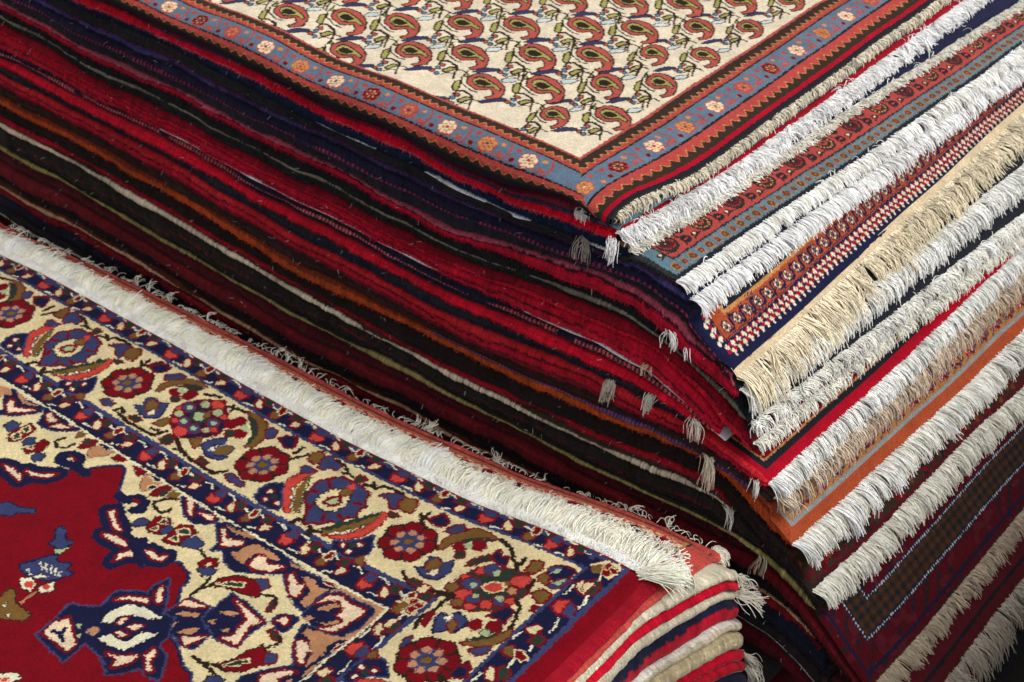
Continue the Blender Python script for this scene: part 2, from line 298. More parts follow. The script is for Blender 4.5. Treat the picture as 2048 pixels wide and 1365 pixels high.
MOTIF_F = [
[0,0,0,75,-4923,-3739,-4819,-3713,-4622,-3724,-4563,-3787,-4719,-3772],
[0,0,0,75,-4660,-3643,-4517,-3613,-4338,-3472,-4384,-3577,-4544,-3662],
[0,0,0,75,-3445,-3518,-3415,-3481,-3251,-3584,-3099,-3642,-3184,-3658,-3326,-3592],
[0,0,0,75,-3218,-3786,-3117,-3732,-2970,-3717,-2850,-3749,-2956,-3781,-3103,-3796],
[0,0,0,75,-2826,-3976,-2864,-3858,-2801,-3773,-2705,-3786,-2790,-3851],
[0,0,0,75,-2701,-3685,-2621,-3649,-2518,-3668,-2458,-3598,-2442,-3683,-2546,-3714],
[0,12,4,20,-4923,-3739,-4819,-3713,-4622,-3724,-4563,-3787,-4719,-3772],
[0,12,4,20,-4660,-3643,-4517,-3613,-4338,-3472,-4384,-3577,-4544,-3662],
[0,12,4,20,-3445,-3518,-3415,-3481,-3251,-3584,-3099,-3642,-3184,-3658,-3326,-3592],
[0,12,4,20,-3218,-3786,-3117,-3732,-2970,-3717,-2850,-3749,-2956,-3781,-3103,-3796],
[0,12,4,20,-2826,-3976,-2864,-3858,-2801,-3773,-2705,-3786,-2790,-3851],
[0,12,4,20,-2701,-3685,-2621,-3649,-2518,-3668,-2458,-3598,-2442,-3683,-2546,-3714],
[1,0,-1,70,-4103,-3286,-4285,-3263,-4390,-3305,-4497,-3318,-4542,-3255,-4469,-3169,-4351,-3147,-4298,-3217],
[0,3,-1,0,-4494,-3203,-4420,-3173,-4315,-3203,-4378,-3224],
[1,0,-1,70,-3549,-3296,-3416,-3284,-3371,-3196,-3247,-3203,-3195,-3294,-3252,-3352],
[0,3,-1,0,-3399,-3244,-3328,-3215,-3250,-3246,-3329,-3268],
[0,0,0,10,-2906,-3718,-2881,-3599,-2790,-3555,-2735,-3637,-2722,-3701,-2585,-3768,-2538,-3877,-2645,-3837,-2772,-3763],
[0,1,11,10,-3112,-3525,-3114,-3399,-3008,-3366,-2961,-3407,-3032,-3488],
[0,3,11,10,-2956,-3429,-2989,-3274,-2847,-3218,-2779,-3243,-2754,-3427,-2883,-3475],
[0,7,2,10,-2899,-3309,-2884,-3241,-2813,-3294],
[0,7,2,10,-2892,-3431,-2860,-3369,-2836,-3426],
[0,1,11,6,-2800,-3386,-2779,-3243,-2686,-3325,-2740,-3421],
[0,3,11,10,-2671,-3464,-2704,-3237,-2595,-3154,-2464,-3181,-2506,-3288,-2492,-3427,-2604,-3488],
[0,7,2,12,-2658,-3278,-2589,-3213,-2514,-3245,-2590,-3303],
[0,7,2,12,-2617,-3423,-2599,-3340,-2539,-3393],
[0,1,11,8,-2466,-3432,-2491,-3302,-2419,-3222,-2270,-3268,-2280,-3349],
[1,11,-1,20,-2268,-3341,-2173,-3373,-2105,-3399],
[0,3,11,10,-2112,-3501,-2101,-3385,-1989,-3344,-1926,-3421,-2044,-3526],
[0,12,-1,0,-2041,-3476,-2026,-3418,-1989,-3416,-2004,-3474],
[0,1,11,10,-2051,-3555,-1996,-3481,-1871,-3454,-1859,-3517,-1930,-3594],
[1,11,-1,24,-1863,-3567,-1823,-3727,-1823,-3865],
[1,11,-1,24,-2962,-3098,-2937,-3157,-3003,-3208,-3120,-3196,-3172,-3132,-3127,-3043,-3010,-2964],
[1,11,-1,24,-4745,-3056,-4773,-3107,-4771,-3163,-4684,-3196,-4595,-3140,-4581,-3042],
[0,3,11,14,-1759,-3636,-1755,-3516,-1634,-3397,-1478,-3348,-1353,-3378,-1267,-3480,-1402,-3528,-1625,-3566],
[0,7,2,10,-1733,-3590,-1653,-3504,-1519,-3435,-1501,-3469,-1636,-3556],
[0,1,4,14,-1470,-3320,-1383,-3259,-1291,-3312,-1301,-3393,-1378,-3372],
[0,7,4,16,-1072,-3570,-1109,-3472,-1105,-3413,-1048,-3487,-1029,-3559],
[1,11,-1,22,-1814,-3743,-1770,-3643,-1762,-3545],
[1,11,-1,22,-1284,-3445,-1138,-3390,-1059,-3449],
[0,1,11,10,-5466,-3314,-5453,-3215,-5342,-3191,-5256,-3275,-5332,-3361],
[0,3,11,10,-5254,-3420,-5304,-3310,-5246,-3119,-5121,-3143,-5103,-3247,-5125,-3410,-5194,-3447],
[0,7,2,12,-5238,-3378,-5237,-3289,-5147,-3339,-5175,-3390],
[0,7,2,12,-5252,-3242,-5231,-3167,-5149,-3194,-5177,-3245],
[0,1,11,8,-5066,-3365,-5065,-3277,-4987,-3247,-4917,-3337,-4998,-3400],
[0,3,11,10,-4954,-3452,-4917,-3337,-4899,-3207,-4798,-3214,-4764,-3331,-4865,-3467],
[0,7,2,10,-4926,-3402,-4908,-3344,-4865,-3396],
[0,1,11,10,-4776,-3482,-4780,-3372,-4687,-3356,-4649,-3439,-4688,-3497],
[0,4,11,5,-4504,-3068,-4561,-2911,-4428,-2835,-4384,-2945,-4440,-3047],
[0,7,-1,0,-4512,-2988,-4538,-2893,-4414,-2940],
[0,6,-1,0,-4659,-2988,-4728,-2867,-4611,-2833,-4602,-2914],
[0,9,11,6,-4353,-3063,-4396,-2954,-4334,-2876,-4183,-2872,-4106,-2826,-4165,-2943,-4277,-3089],
[0,0,2,8,-4374,-2880,-4315,-2818,-4187,-2832,-4226,-2892],
[0,3,11,6,-4084,-2937,-4080,-2848,-3931,-2844,-3942,-2909,-4019,-2955],
[0,3,11,6,-3801,-2881,-3716,-2842,-3605,-2865,-3633,-2970],
[0,9,11,6,-3473,-3089,-3577,-2926,-3582,-2847,-3477,-2902,-3355,-2860,-3336,-3007,-3419,-3100],
[0,0,2,8,-3532,-2891,-3496,-2848,-3355,-2860,-3422,-2913],
[0,0,2,8,-3415,-3030,-3395,-2973,-3335,-2953,-3347,-3016],
[0,4,11,5,-3299,-3112,-3325,-2999,-3285,-2886,-3186,-2862,-3172,-2985,-3228,-3083],
[0,7,-1,0,-3238,-3038,-3247,-2937,-3155,-2945,-3162,-3031],
[0,6,-1,0,-3140,-3014,-3165,-2899,-3056,-2867,-3018,-2957],
[0,0,1,10,-5186,-3074,-5264,-2922,-5363,-2844,-5214,-2794,-5001,-2814,-4865,-2886,-4744,-2836,-4754,-2902,-4916,-3030,-5069,-3074],
[0,12,4,18,-5246,-2908,-5217,-2856,-5127,-2909,-5056,-2901,-5098,-2978],
[0,12,4,14,-5034,-3019,-4995,-2930,-4823,-2883,-4907,-2964],
[0,0,1,10,-5734,-3276,-5706,-3134,-5891,-2995,-5930,-2836,-5622,-2885,-5395,-2838,-5327,-2909,-5420,-3040,-5521,-3146],
[0,12,4,18,-5743,-3069,-5805,-2977,-5738,-2972,-5642,-3054,-5396,-2930,-5460,-3009,-5619,-3144],
[0,9,-1,0,-5851,-2840,-5728,-2841,-5601,-2901,-5441,-2857,-5434,-2882,-5605,-2935,-5736,-2909],
[0,9,-1,0,-6195,-2971,-6046,-2860,-5922,-2861,-5838,-2924,-5933,-2964,-5890,-3087,-5964,-3142],
[0,0,1,10,-3006,-2921,-2752,-3094,-2590,-3112,-2459,-3012,-2431,-2927,-2593,-2870,-2724,-2917,-2835,-2871,-2971,-2841],
[0,12,4,18,-2950,-2878,-2862,-2865,-2785,-2963,-2704,-3045,-2776,-3035],
[0,12,4,18,-2690,-2957,-2617,-2940,-2520,-2918,-2486,-2969,-2597,-2977],
[0,9,-1,0,-2507,-2856,-2367,-2856,-2385,-2914],
[0,0,1,12,-2422,-2972,-2331,-2908,-1805,-2850,-1420,-2929,-1150,-2958,-717,-2938,-779,-3096,-759,-3263,-767,-3381,-934,-3340,-1161,-3223,-1297,-3106,-1505,-3250,-1707,-3365,-1883,-3343,-2045,-3212,-2149,-3296,-2166,-3172,-2286,-3079],
[0,9,-1,0,-2308,-2930,-2154,-2926,-1971,-2876,-1782,-2872,-1869,-2899,-2008,-2952,-2145,-2971],
[0,12,4,18,-2301,-3001,-2278,-2986,-2144,-3082,-1966,-3010,-1944,-3069,-2110,-3188,-2173,-3102],
[0,9,-1,0,-1984,-3195,-1880,-3147,-1910,-3046,-1824,-2962,-1675,-2958,-1512,-2968,-1469,-3010,-1565,-3028,-1723,-3040,-1742,-3150,-1724,-3258,-1839,-3241],
[0,12,4,20,-1669,-3220,-1686,-3075,-1624,-3044,-1545,-3111,-1357,-3029,-1424,-3146,-1590,-3241],
[0,9,-1,0,-1406,-2943,-1171,-2937,-1183,-2961,-1313,-2980],
[0,12,4,20,-1245,-3094,-1233,-3050,-1141,-3115,-1060,-3141,-1044,-3084,-975,-3209,-974,-3282,-1036,-3274,-1131,-3202],
[0,9,-1,0,-1117,-3029,-1016,-2983,-902,-3043,-779,-3004,-795,-3153,-785,-3327,-892,-3310,-902,-3136],
[0,3,12,6,-920,-2951,-835,-2927,-723,-2931,-829,-2970]]
MOTIF_A = [
[0,9,-1,0,-732,-2960,-661,-2922,-128,-2923,-99,-3094,-104,-3399,-275,-3579,-231,-3660,-169,-3792,-201,-3933,-280,-3750,-447,-3616,-572,-3596,-449,-3489,-771,-3068],
[0,0,1,10,-741,-3408,-764,-3222,-771,-3068,-656,-2965,-492,-2988,-366,-2974,-219,-2983,-180,-3006,-165,-3152,-153,-3276,-207,-3435,-406,-3481,-565,-3461],
[0,12,4,20,-740,-3228,-723,-3080,-616,-3006,-475,-3044,-274,-3035,-261,-3161,-290,-3221,-284,-3282,-322,-3423,-472,-3466,-386,-3393,-341,-3259,-455,-3231,-466,-3127,-575,-3068,-684,-3121],
[0,9,-1,0,-675,-3295,-667,-3211,-587,-3111,-534,-3130,-580,-3229],
[0,9,-1,0,-569,-3420,-473,-3375,-404,-3266,-374,-3315,-453,-3396],
[0,9,-1,0,-710,-3474,-686,-3391,-616,-3387,-632,-3446],
[0,0,1,10,-922,-3655,-921,-3532,-830,-3480,-734,-3469,-709,-3583,-717,-3698,-838,-3684],
[0,12,4,18,-885,-3629,-863,-3536,-789,-3529,-767,-3613,-831,-3603],
[0,0,1,12,-1489,-4038,-1506,-3782,-1511,-3603,-1319,-3607,-1090,-3650,-939,-3700,-970,-3852,-938,-4088,-1105,-4119,-1303,-4106],
[0,12,4,20,-1438,-3644,-1299,-3661,-1143,-3687,-989,-3712,-1044,-3816,-1009,-3901,-958,-4070,-1028,-4055,-1155,-4089,-1066,-3984,-1117,-3868,-1108,-3773,-1220,-3718],
[0,9,-1,0,-1423,-3859,-1369,-3788,-1233,-3750,-1296,-3838],
[0,9,-1,0,-1230,-4011,-1181,-3945,-1150,-4000],
[0,9,-1,0,-1417,-4010,-1378,-3934,-1339,-4004],
[0,0,1,12,-1840,-4349,-1836,-4169,-1829,-4006,-1814,-3882,-1542,-3852,-1503,-4026,-1268,-4103,-1246,-4324,-1377,-4373,-1538,-4314,-1668,-4382],
[0,12,4,18,-1804,-4011,-1822,-3944,-1757,-3899,-1575,-3874,-1693,-3956],
[0,9,-1,0,-1751,-4109,-1725,-4047,-1547,-3968,-1538,-4028,-1680,-4087],
[0,9,-1,0,-1555,-4282,-1491,-4172,-1404,-4107,-1408,-4212],
[0,9,-1,0,-1773,-4324,-1758,-4237,-1655,-4176,-1618,-4243,-1678,-4307],
[0,12,4,18,-1465,-4295,-1353,-4228,-1283,-4157,-1313,-4264,-1352,-4345],
[0,0,1,14,-2626,-5077,-2642,-4835,-2698,-4630,-2545,-4558,-2421,-4464,-2475,-4253,-2341,-4131,-2190,-4073,-2225,-3958,-2190,-3816,-1961,-4052,-1863,-4187,-1710,-4170,-1582,-4366,-1560,-4501,-1389,-4551,-1210,-4788,-1358,-4820,-1468,-4774,-1579,-4934,-1668,-5018,-1863,-4905,-2169,-4862,-2161,-4964,-2138,-5139,-2357,-5123],
[0,12,4,20,-2582,-5033,-2620,-4885,-2564,-4753,-2431,-4829,-2225,-4944,-2216,-5046,-2402,-5025],
[1,0,-1,25,-2545,-4960,-2456,-4936,-2349,-4988],
[1,0,-1,25,-2456,-4936,-2471,-4860],
[0,8,-1,0,-2428,-4783,-2416,-4729,-2347,-4768],
[0,8,-1,0,-2327,-4864,-2299,-4822,-2240,-4869],
[0,9,1,8,-2285,-4769,-2272,-4683,-2188,-4679,-2181,-4773],
[0,10,-1,0,-2270,-4604,-2302,-4447,-2246,-4295,-2076,-4222,-1820,-4225,-1921,-4321,-2085,-4364,-2189,-4458,-2159,-4549],
[0,10,-1,0,-2117,-4761,-2061,-4646,-1955,-4669,-1832,-4627,-1835,-4477,-1673,-4386,-1727,-4553,-1769,-4711,-1972,-4768],
[0,12,4,14,-2139,-4524,-2131,-4441,-2088,-4411,-2083,-4514],
[0,12,4,16,-1998,-4503,-1963,-4434,-1879,-4398,-1914,-4493],
[0,12,4,16,-2031,-4614,-2008,-4576,-1907,-4571,-1949,-4626],
[0,12,4,20,-1888,-4837,-1742,-4798,-1620,-4692,-1597,-4760,-1660,-4867,-1712,-4935,-1735,-4836],
[0,12,4,20,-1563,-4652,-1557,-4552,-1494,-4582,-1483,-4680,-1341,-4747,-1394,-4774],
[0,12,4,20,-2396,-4319,-2324,-4212,-2131,-4124,-2095,-4172,-2287,-4244],
[0,12,4,20,-2130,-4032,-2165,-3916,-1999,-4078,-2014,-4116]]
MOTIF_R = [
[0,1,0,14,-3656,-4031,-3642,-3982,-3573,-3978,-3454,-4073,-3370,-4057,-3365,-4128,-3377,-4186,-3535,-4212,-3544,-4120],
[0,8,11,8,-3440,-4236,-3369,-4192,-3336,-4117,-3343,-4263],
[0,1,0,14,-3532,-4577,-3448,-4462,-3421,-4368,-3357,-4269,-3254,-4334,-3135,-4263,-3101,-4357,-3009,-4331,-3063,-4469,-3141,-4555,-3285,-4621,-3445,-4628],
[1,10,-1,10,-3408,-4575,-3326,-4606],
[1,10,-1,10,-3391,-4441,-3293,-4485],
[1,10,-1,10,-3333,-4420,-3232,-4484],
[1,10,-1,10,-3266,-4391,-3185,-4471],
[1,10,-1,10,-3204,-4390,-3139,-4458],
[1,10,-1,10,-3128,-4402,-3078,-4458],
[0,10,11,10,-3364,-4707,-3296,-4630,-3164,-4667,-3141,-4765,-3255,-4774],
[0,10,11,10,-3095,-4705,-3117,-4606,-3057,-4523,-2976,-4612,-3046,-4695],
[0,5,-1,0,-3186,-4673,-3167,-4699,-3169,-4726,-3192,-4744,-3227,-4746,-3260,-4731,-3280,-4705,-3278,-4678,-3255,-4660,-3220,-4658],
[0,5,-1,0,-3033,-4591,-3017,-4614,-3019,-4638,-3040,-4654,-3070,-4656,-3099,-4643,-3115,-4621,-3113,-4597,-3093,-4580,-3062,-4578],
[0,10,11,6,-3285,-4621,-3269,-4537,-3161,-4523],
[1,9,-1,14,-3090,-4725,-3086,-4951],
[0,6,11,12,-3324,-5071,-3292,-5000,-3325,-4864,-3269,-4843,-3136,-4945,-2881,-4951,-2874,-5035,-3072,-5166,-3147,-5203],
[0,10,11,6,-3198,-5040,-3197,-4993,-3163,-5035],
[0,10,11,6,-3070,-5097,-3054,-5062,-3028,-5098],
[0,1,0,12,-4452,-4195,-4394,-4070,-4249,-4061,-4074,-3975,-4043,-4016,-4182,-4113,-4186,-4194,-4328,-4254],
[0,10,11,12,-2516,-5642,-2438,-5550,-2360,-5504,-2289,-5526,-2318,-5639,-2420,-5712],
[0,5,-1,0,-2442,-5637,-2379,-5579,-2340,-5624,-2395,-5672]]
MOTIF_PAIS = [
[0,13,11,10,-145,-90,-195,5,-183,119,-119,176,18,185,144,121,220,65,295,-45,330,-151,264,-264,222,-247,256,-178,235,-119,144,-48,89,-129,41,-167,-36,-147,-103,-127],
[0,11,-1,0,-116,-58,-155,22,-138,100,-68,118,49,90,140,64,225,24,250,-40,192,-26,131,-16,76,-83,19,-116,-72,-83],
[0,14,-1,0,-106,-50,-133,14,-118,74,-59,94,55,68,145,42,216,8,223,-20,115,5,57,-58,2,-86,-71,-69],
[0,11,-1,0,-92,-32,-91,39,-35,63,68,42,74,5,50,-48,-28,-71],
[1,11,-1,9,-246,-60,-161,-163,12,-227,85,-214],
[0,14,11,10,-158,-314,-188,-261,-231,-181,-221,-126,-157,-213,-102,-316,-127,-334],
[1,11,-1,16,-93,-335,-51,-283,82,-308,143,-370],
[1,11,-1,10,-93,-335,-72,-420],
[0,14,11,12,51,-478,74,-380,126,-372,91,-506],
[1,11,-1,8,100,-575,124,-502,191,-468],
[1,11,-1,10,145,-381,205,-353,275,-367],
[1,11,-1,10,149,-378,191,-468,254,-563],
[0,13,11,7,-15,-382,-3,-407,-8,-426,-27,-428,-48,-411,-60,-387,-55,-368,-36,-366],
[0,16,11,7,-11,-464,1,-488,-4,-507,-23,-509,-44,-493,-55,-469,-51,-450,-32,-448],
[0,13,11,7,-16,-550,-4,-575,-9,-594,-27,-596,-49,-580,-60,-555,-55,-536,-37,-534],
[0,16,11,7,59,-565,70,-590,65,-608,47,-610,26,-595,15,-570,20,-551,38,-549],
[0,15,11,6,-249,-772,-223,-659,-186,-587,-92,-521,-54,-559,-132,-654,-182,-737],
[0,17,11,8,89,201,94,264,179,340,208,329,194,257,124,178],
[1,11,-1,9,180,363,99,509,97,576,164,581],
[0,14,11,7,-263,6,-267,49,-227,30,-224,-13],
[1,11,-1,9,-255,-27,-294,114]]

# ------------------------------------------------------------------ colours (linear albedo from sRGB)
def lin(r, g, b, k=1.0):
    c = np.array([r, g, b], float) / 255.0
    return np.where(c <= 0.04045, c / 12.92, ((c + 0.055) / 1.055) ** 2.4) * k

# ------------------------------------------------------------------ smooth noise helpers
def noise1(s, scale, seed):
    r = np.random.default_rng(seed)
    t = r.uniform(-1, 1, 4096)
    u = np.asarray(s, float) / scale + 1000.0
    i = np.floor(u).astype(int)
    f = u - i
    f = f * f * (3 - 2 * f)
    return t[i % 4096] * (1 - f) + t[(i + 1) % 4096] * f

def noise2(x, y, scale, seed):
    r = np.random.default_rng(seed)
    t = r.uniform(-1, 1, (256, 256))
    u, v = np.asarray(x, float) / scale + 500.0, np.asarray(y, float) / scale + 500.0
    i, j = np.floor(u).astype(int), np.floor(v).astype(int)
    f, g = u - i, v - j
    f, g = f * f * (3 - 2 * f), g * g * (3 - 2 * g)
    a = t[i % 256, j % 256] * (1 - f) + t[(i + 1) % 256, j % 256] * f
    b = t[i % 256, (j + 1) % 256] * (1 - f) + t[(i + 1) % 256, (j + 1) % 256] * f
    return a * (1 - g) + b * g

def smooth(a, b, x):
    t = np.clip((np.asarray(x, float) - a) / (b - a), 0, 1)
    return t * t * (3 - 2 * t)

# ------------------------------------------------------------------ materials
def wool_material(name, sheen, bump, fine, lo=0.68, hi=1.25):
    m = bpy.data.materials.new(name)
    m.use_nodes = True
    n, l = m.node_tree.nodes, m.node_tree.links
    p = n['Principled BSDF']
    at = n.new('ShaderNodeAttribute'); at.attribute_name = 'Col'
    geo = n.new('ShaderNodeNewGeometry')
    n1 = n.new('ShaderNodeTexNoise'); n1.inputs['Scale'].default_value = fine
    n1.inputs['Detail'].default_value = 4.0
    n2 = n.new('ShaderNodeTexNoise'); n2.inputs['Scale'].default_value = 45.0
    l.new(geo.outputs['Position'], n1.inputs['Vector'])
    l.new(geo.outputs['Position'], n2.inputs['Vector'])
    r1 = n.new('ShaderNodeMapRange'); r1.inputs['From Min'].default_value = 0.25; r1.inputs['From Max'].default_value = 0.75
    r1.inputs['To Min'].default_value = lo; r1.inputs['To Max'].default_value = hi
    r2 = n.new('ShaderNodeMapRange'); r2.inputs['From Min'].default_value = 0.3; r2.inputs['From Max'].default_value = 0.7
    r2.inputs['To Min'].default_value = 0.88; r2.inputs['To Max'].default_value = 1.1
    l.new(n1.outputs['Fac'], r1.inputs['Value']); l.new(n2.outputs['Fac'], r2.inputs['Value'])
    mu = n.new('ShaderNodeMath'); mu.operation = 'MULTIPLY'
    l.new(r1.outputs[0], mu.inputs[0]); l.new(r2.outputs[0], mu.inputs[1])
    vm = n.new('ShaderNodeVectorMath'); vm.operation = 'SCALE'
    l.new(at.outputs['Color'], vm.inputs[0]); l.new(mu.outputs[0], vm.inputs['Scale'])
    l.new(vm.outputs[0], p.inputs['Base Color'])
    p.inputs['Roughness'].default_value = 0.95
    p.inputs['Specular IOR Level'].default_value = 0.12
    p.inputs['Sheen Weight'].default_value = sheen
    p.inputs['Sheen Roughness'].default_value = 0.45
    p.inputs['Sheen Tint'].default_value = (0.8, 0.8, 0.8, 1)
    b = n.new('ShaderNodeBump'); b.inputs['Strength'].default_value = bump; b.inputs['Distance'].default_value = 0.0012
    l.new(n1.outputs['Fac'], b.inputs['Height']); l.new(b.outputs[0], p.inputs['Normal'])
    return m

M_PILE = wool_material('wool pile', 0.025, 0.75, 900.0)
M_SIDE = wool_material('wool pile edge', 0.08, 0.9, 750.0)
M_CORD = wool_material('overcast selvedge', 0.05, 0.6, 700.0)
M_COTTON = wool_material('cotton fringe', 0.05, 0.2, 500.0, 0.88, 1.1)

def plain_material(name, col, rough, spec=0.2):
    m = bpy.data.materials.new(name); m.use_nodes = True
    n, l = m.node_tree.nodes, m.node_tree.links
    p = n['Principled BSDF']
    t = n.new('ShaderNodeTexNoise'); t.inputs['Scale'].default_value = 30; t.inputs['Detail'].default_value = 6
    g = n.new('ShaderNodeNewGeometry'); l.new(g.outputs['Position'], t.inputs['Vector'])
    r = n.new('ShaderNodeValToRGB')
    r.color_ramp.elements[0].color = tuple(np.array(col) * 0.75) + (1,); r.color_ramp.elements[1].color = tuple(np.minimum(np.array(col) * 1.15, 1)) + (1,)
    l.new(t.outputs['Fac'], r.inputs[0]); l.new(r.outputs[0], p.inputs['Base Color'])
    p.inputs['Roughness'].default_value = rough; p.inputs['Specular IOR Level'].default_value = spec
    return m
M_PAPER = plain_material('protective sheet', (0.78, 0.8, 0.82), 0.45, 0.4)
M_FLOOR = plain_material('dark floor', (0.06, 0.055, 0.05), 0.8)

# ------------------------------------------------------------------ mesh helpers (all lengths in cm)
class Shape:
    """collects grids and triangles with one colour per vertex; becomes ONE mesh"""
    def __init__(s):
        s.v, s.c, s.q, s.n = [], [], [], 0
    def grid(s, P, C, close=False):
        a, b = P.shape[:2]
        s.v.append(P.reshape(-1, 3)); s.c.append(np.broadcast_to(C, P.shape).reshape(-1, 3))
        i = np.arange(a * b).reshape(a, b) + s.n
        if close:
            i = np.concatenate([i, i[:, :1]], 1)
        s.q.append(np.stack([i[:-1, :-1], i[1:, :-1], i[1:, 1:], i[:-1, 1:]], -1).reshape(-1, 4))
        s.n += a * b
    def tubes(s, paths, radii, C):
        """paths (N,S,3), radii (N,S), colours (N,3): three-sided tapered threads"""
        N, S = paths.shape[:2]
        d = np.gradient(paths, axis=1)
        d /= np.linalg.norm(d, axis=2, keepdims=True) + 1e-9
        ref = np.where(np.abs(d[..., 2:3]) > 0.9, np.array([1.0, 0, 0]), np.array([0, 0, 1.0]))
        u = np.cross(d, ref); u /= np.linalg.norm(u, axis=2, keepdims=True) + 1e-9
        w = np.cross(d, u)
        k = 3
        P = np.stack([paths + radii[..., None] * (math.cos(2 * math.pi * j / k) * u + math.sin(2 * math.pi * j / k) * w) for j in range(k)], 2)
        s.v.append(P.reshape(-1, 3))
        s.c.append(np.broadcast_to(C[:, None, None, :], P.shape).reshape(-1, 3))
        i = np.arange(N * S * k).reshape(N, S, k) + s.n
        i2 = np.concatenate([i, i[:, :, :1]], 2)
        s.q.append(np.stack([i2[:, :-1, :-1], i2[:, 1:, :-1], i2[:, 1:, 1:], i2[:, :-1, 1:]], -1).reshape(-1, 4))
        s.n += N * S * k
    def build(s, name, mat, parent=None, origin=(0, 0, 0)):
        V = (np.concatenate(s.v) - np.array(origin, float)) * CM
        K = np.concatenate(s.c); Q = np.concatenate(s.q)
        me = bpy.data.meshes.new(name)
        me.vertices.add(len(V)); me.vertices.foreach_set('co', V.astype(np.float32).ravel())
        me.loops.add(len(Q) * 4); me.loops.foreach_set('vertex_index', Q.astype(np.int32).ravel())
        me.polygons.add(len(Q)); me.polygons.foreach_set('loop_start', np.arange(0, len(Q) * 4, 4, dtype=np.int32))
        me.polygons.foreach_set('use_smooth', np.ones(len(Q), dtype=bool))
        a = me.attributes.new('Col', 'FLOAT_COLOR', 'POINT')
        a.data.foreach_set('color', np.concatenate([np.clip(K, 0, 1), np.ones((len(K), 1))], 1).astype(np.float32).ravel())
        me.update(); me.validate()
        me.materials.append(mat)
        o = bpy.data.objects.new(name, me); COL.objects.link(o)
        o.location = tuple(np.array(origin) * CM)
        if parent is not None:
            o.parent = parent
            o.location = tuple((np.array(origin) * CM) - np.array(parent.location))
        return o

def tag(o, label, cat, group=None, kind=None):
    o['label'] = label; o['category'] = cat
    if group: o['group'] = group
    if kind: o['kind'] = kind

def speckle(n, lo, hi, seed):
    return np.random.default_rng(seed).uniform(lo, hi, n)

# ------------------------------------------------------------------ threads and fringes
def strands(sh, base, out, length, col, surf, rad=0.05, tilt0=-0.1, tilt1=1.1, spread=0.35, wave=0.25, clump=0.5, lift=0.5, seg=7, seed=1, lat=None, power=1.0, colvar=0.12):
    """threads leaving base (N,3) along the flat direction out (N,2); elevation goes from tilt0 to tilt1 (radians below level);
    surf(x, y) is the height they come to lie on"""
    r = np.random.default_rng(seed)
    N = len(base)
    side = np.stack([-out[:, 1], out[:, 0]], 1)
    pos = base @ np.array([0.6, 1.0, 0.0])
    cl = np.round((pos + 0.5 * clump * noise1(pos, 1.7 * clump, seed + 9)) / clump + r.normal(0, 0.3, N)).astype(int)
    _g = np.random.default_rng(seed + 1); cn = (_g.normal(0, 1, (4096, 4)) * (0.25 + 1.1 * _g.uniform(0, 1, (4096, 1)) ** 2.5))[cl % 4096]
    cc = cl * clump
    L = length * (1 + 0.12 * cn[:, 0] + r.normal(0, 0.1, N)) if np.isscalar(length) else length * (1 + 0.1 * cn[:, 0] + r.normal(0, 0.1, N))
    az = spread * (0.75 * cn[:, 1] + 0.45 * r.normal(0, 1, N))
    if lat is not None: az = az + lat
    pull = (cc - pos) * 0.35 / np.maximum(L, 0.5)
    ph = r.uniform(0, 6.28, N); ph2 = cn[:, 2] * 3
    t0 = tilt0 + 0.18 * cn[:, 3] + r.normal(0, 0.12, N); t1 = tilt1 + 0.22 * cn[:, 3] + r.normal(0, 0.2, N)
    up = lift * r.uniform(0, 1, N) ** 1.5
    P = np.empty((N, seg, 3)); p = base.astype(float).copy(); P[:, 0] = p
    fl = np.ones(N)
    for k in range(1, seg):
        s = k / (seg - 1)
        el = t0 + (t1 - t0) * s ** power
        a = az + pull + wave * (np.sin(ph + 5.5 * s) * 0.6 + np.sin(ph2 + 4.0 * s)) 
        st = (L / (seg - 1))[:, None]
        h = np.cos(el)[:, None] * (np.cos(a)[:, None] * out + np.sin(a)[:, None] * side)
        p = p + st * np.concatenate([h, -np.sin(el)[:, None]], 1)
        if surf is not None:
            z = surf(p[:, 0], p[:, 1]) + rad + up * min(1.0, s * 2.5)
            p[:, 2] = np.maximum(p[:, 2], z)
        P[:, k] = p
    ss = np.linspace(0, 1, seg)
    R = rad * (1 - 0.35 * ss[None, :] ** 2) * r.uniform(0.75, 1.25, N)[:, None]
    K = np.array(col)[None, :] * (1 + colvar * np.clip(0.6 * cn[:, 0] + 0.6 * r.normal(0, 1, N), -1.6, 1.6))[:, None]
    sh.tubes(P, R, np.clip(K, 0, 0.92))

def tassel(parent, at, direction, length, n, col, spread=0.3, rad=0.045, seed=3, tilt=1.0, name='tassel', surf=None):
    sh = Shape()
    r = np.random.default_rng(seed)
    base = np.array(at, float)[None, :] + r.normal(0, 0.26, (n, 3)) * np.array([1.2, .5, 0.4])
    d = np.array(direction, float); d = d / np.linalg.norm(d)
    strands(sh, base, np.tile(d, (n, 1)), length, col, surf, rad=rad, tilt0=tilt * 0.35, tilt1=tilt * 1.25, spread=spread*1.5, wave=0.6, clump=0.35, lift=0.3, seg=8, seed=seed)
    return sh.build(name, M_COTTON, parent, at)

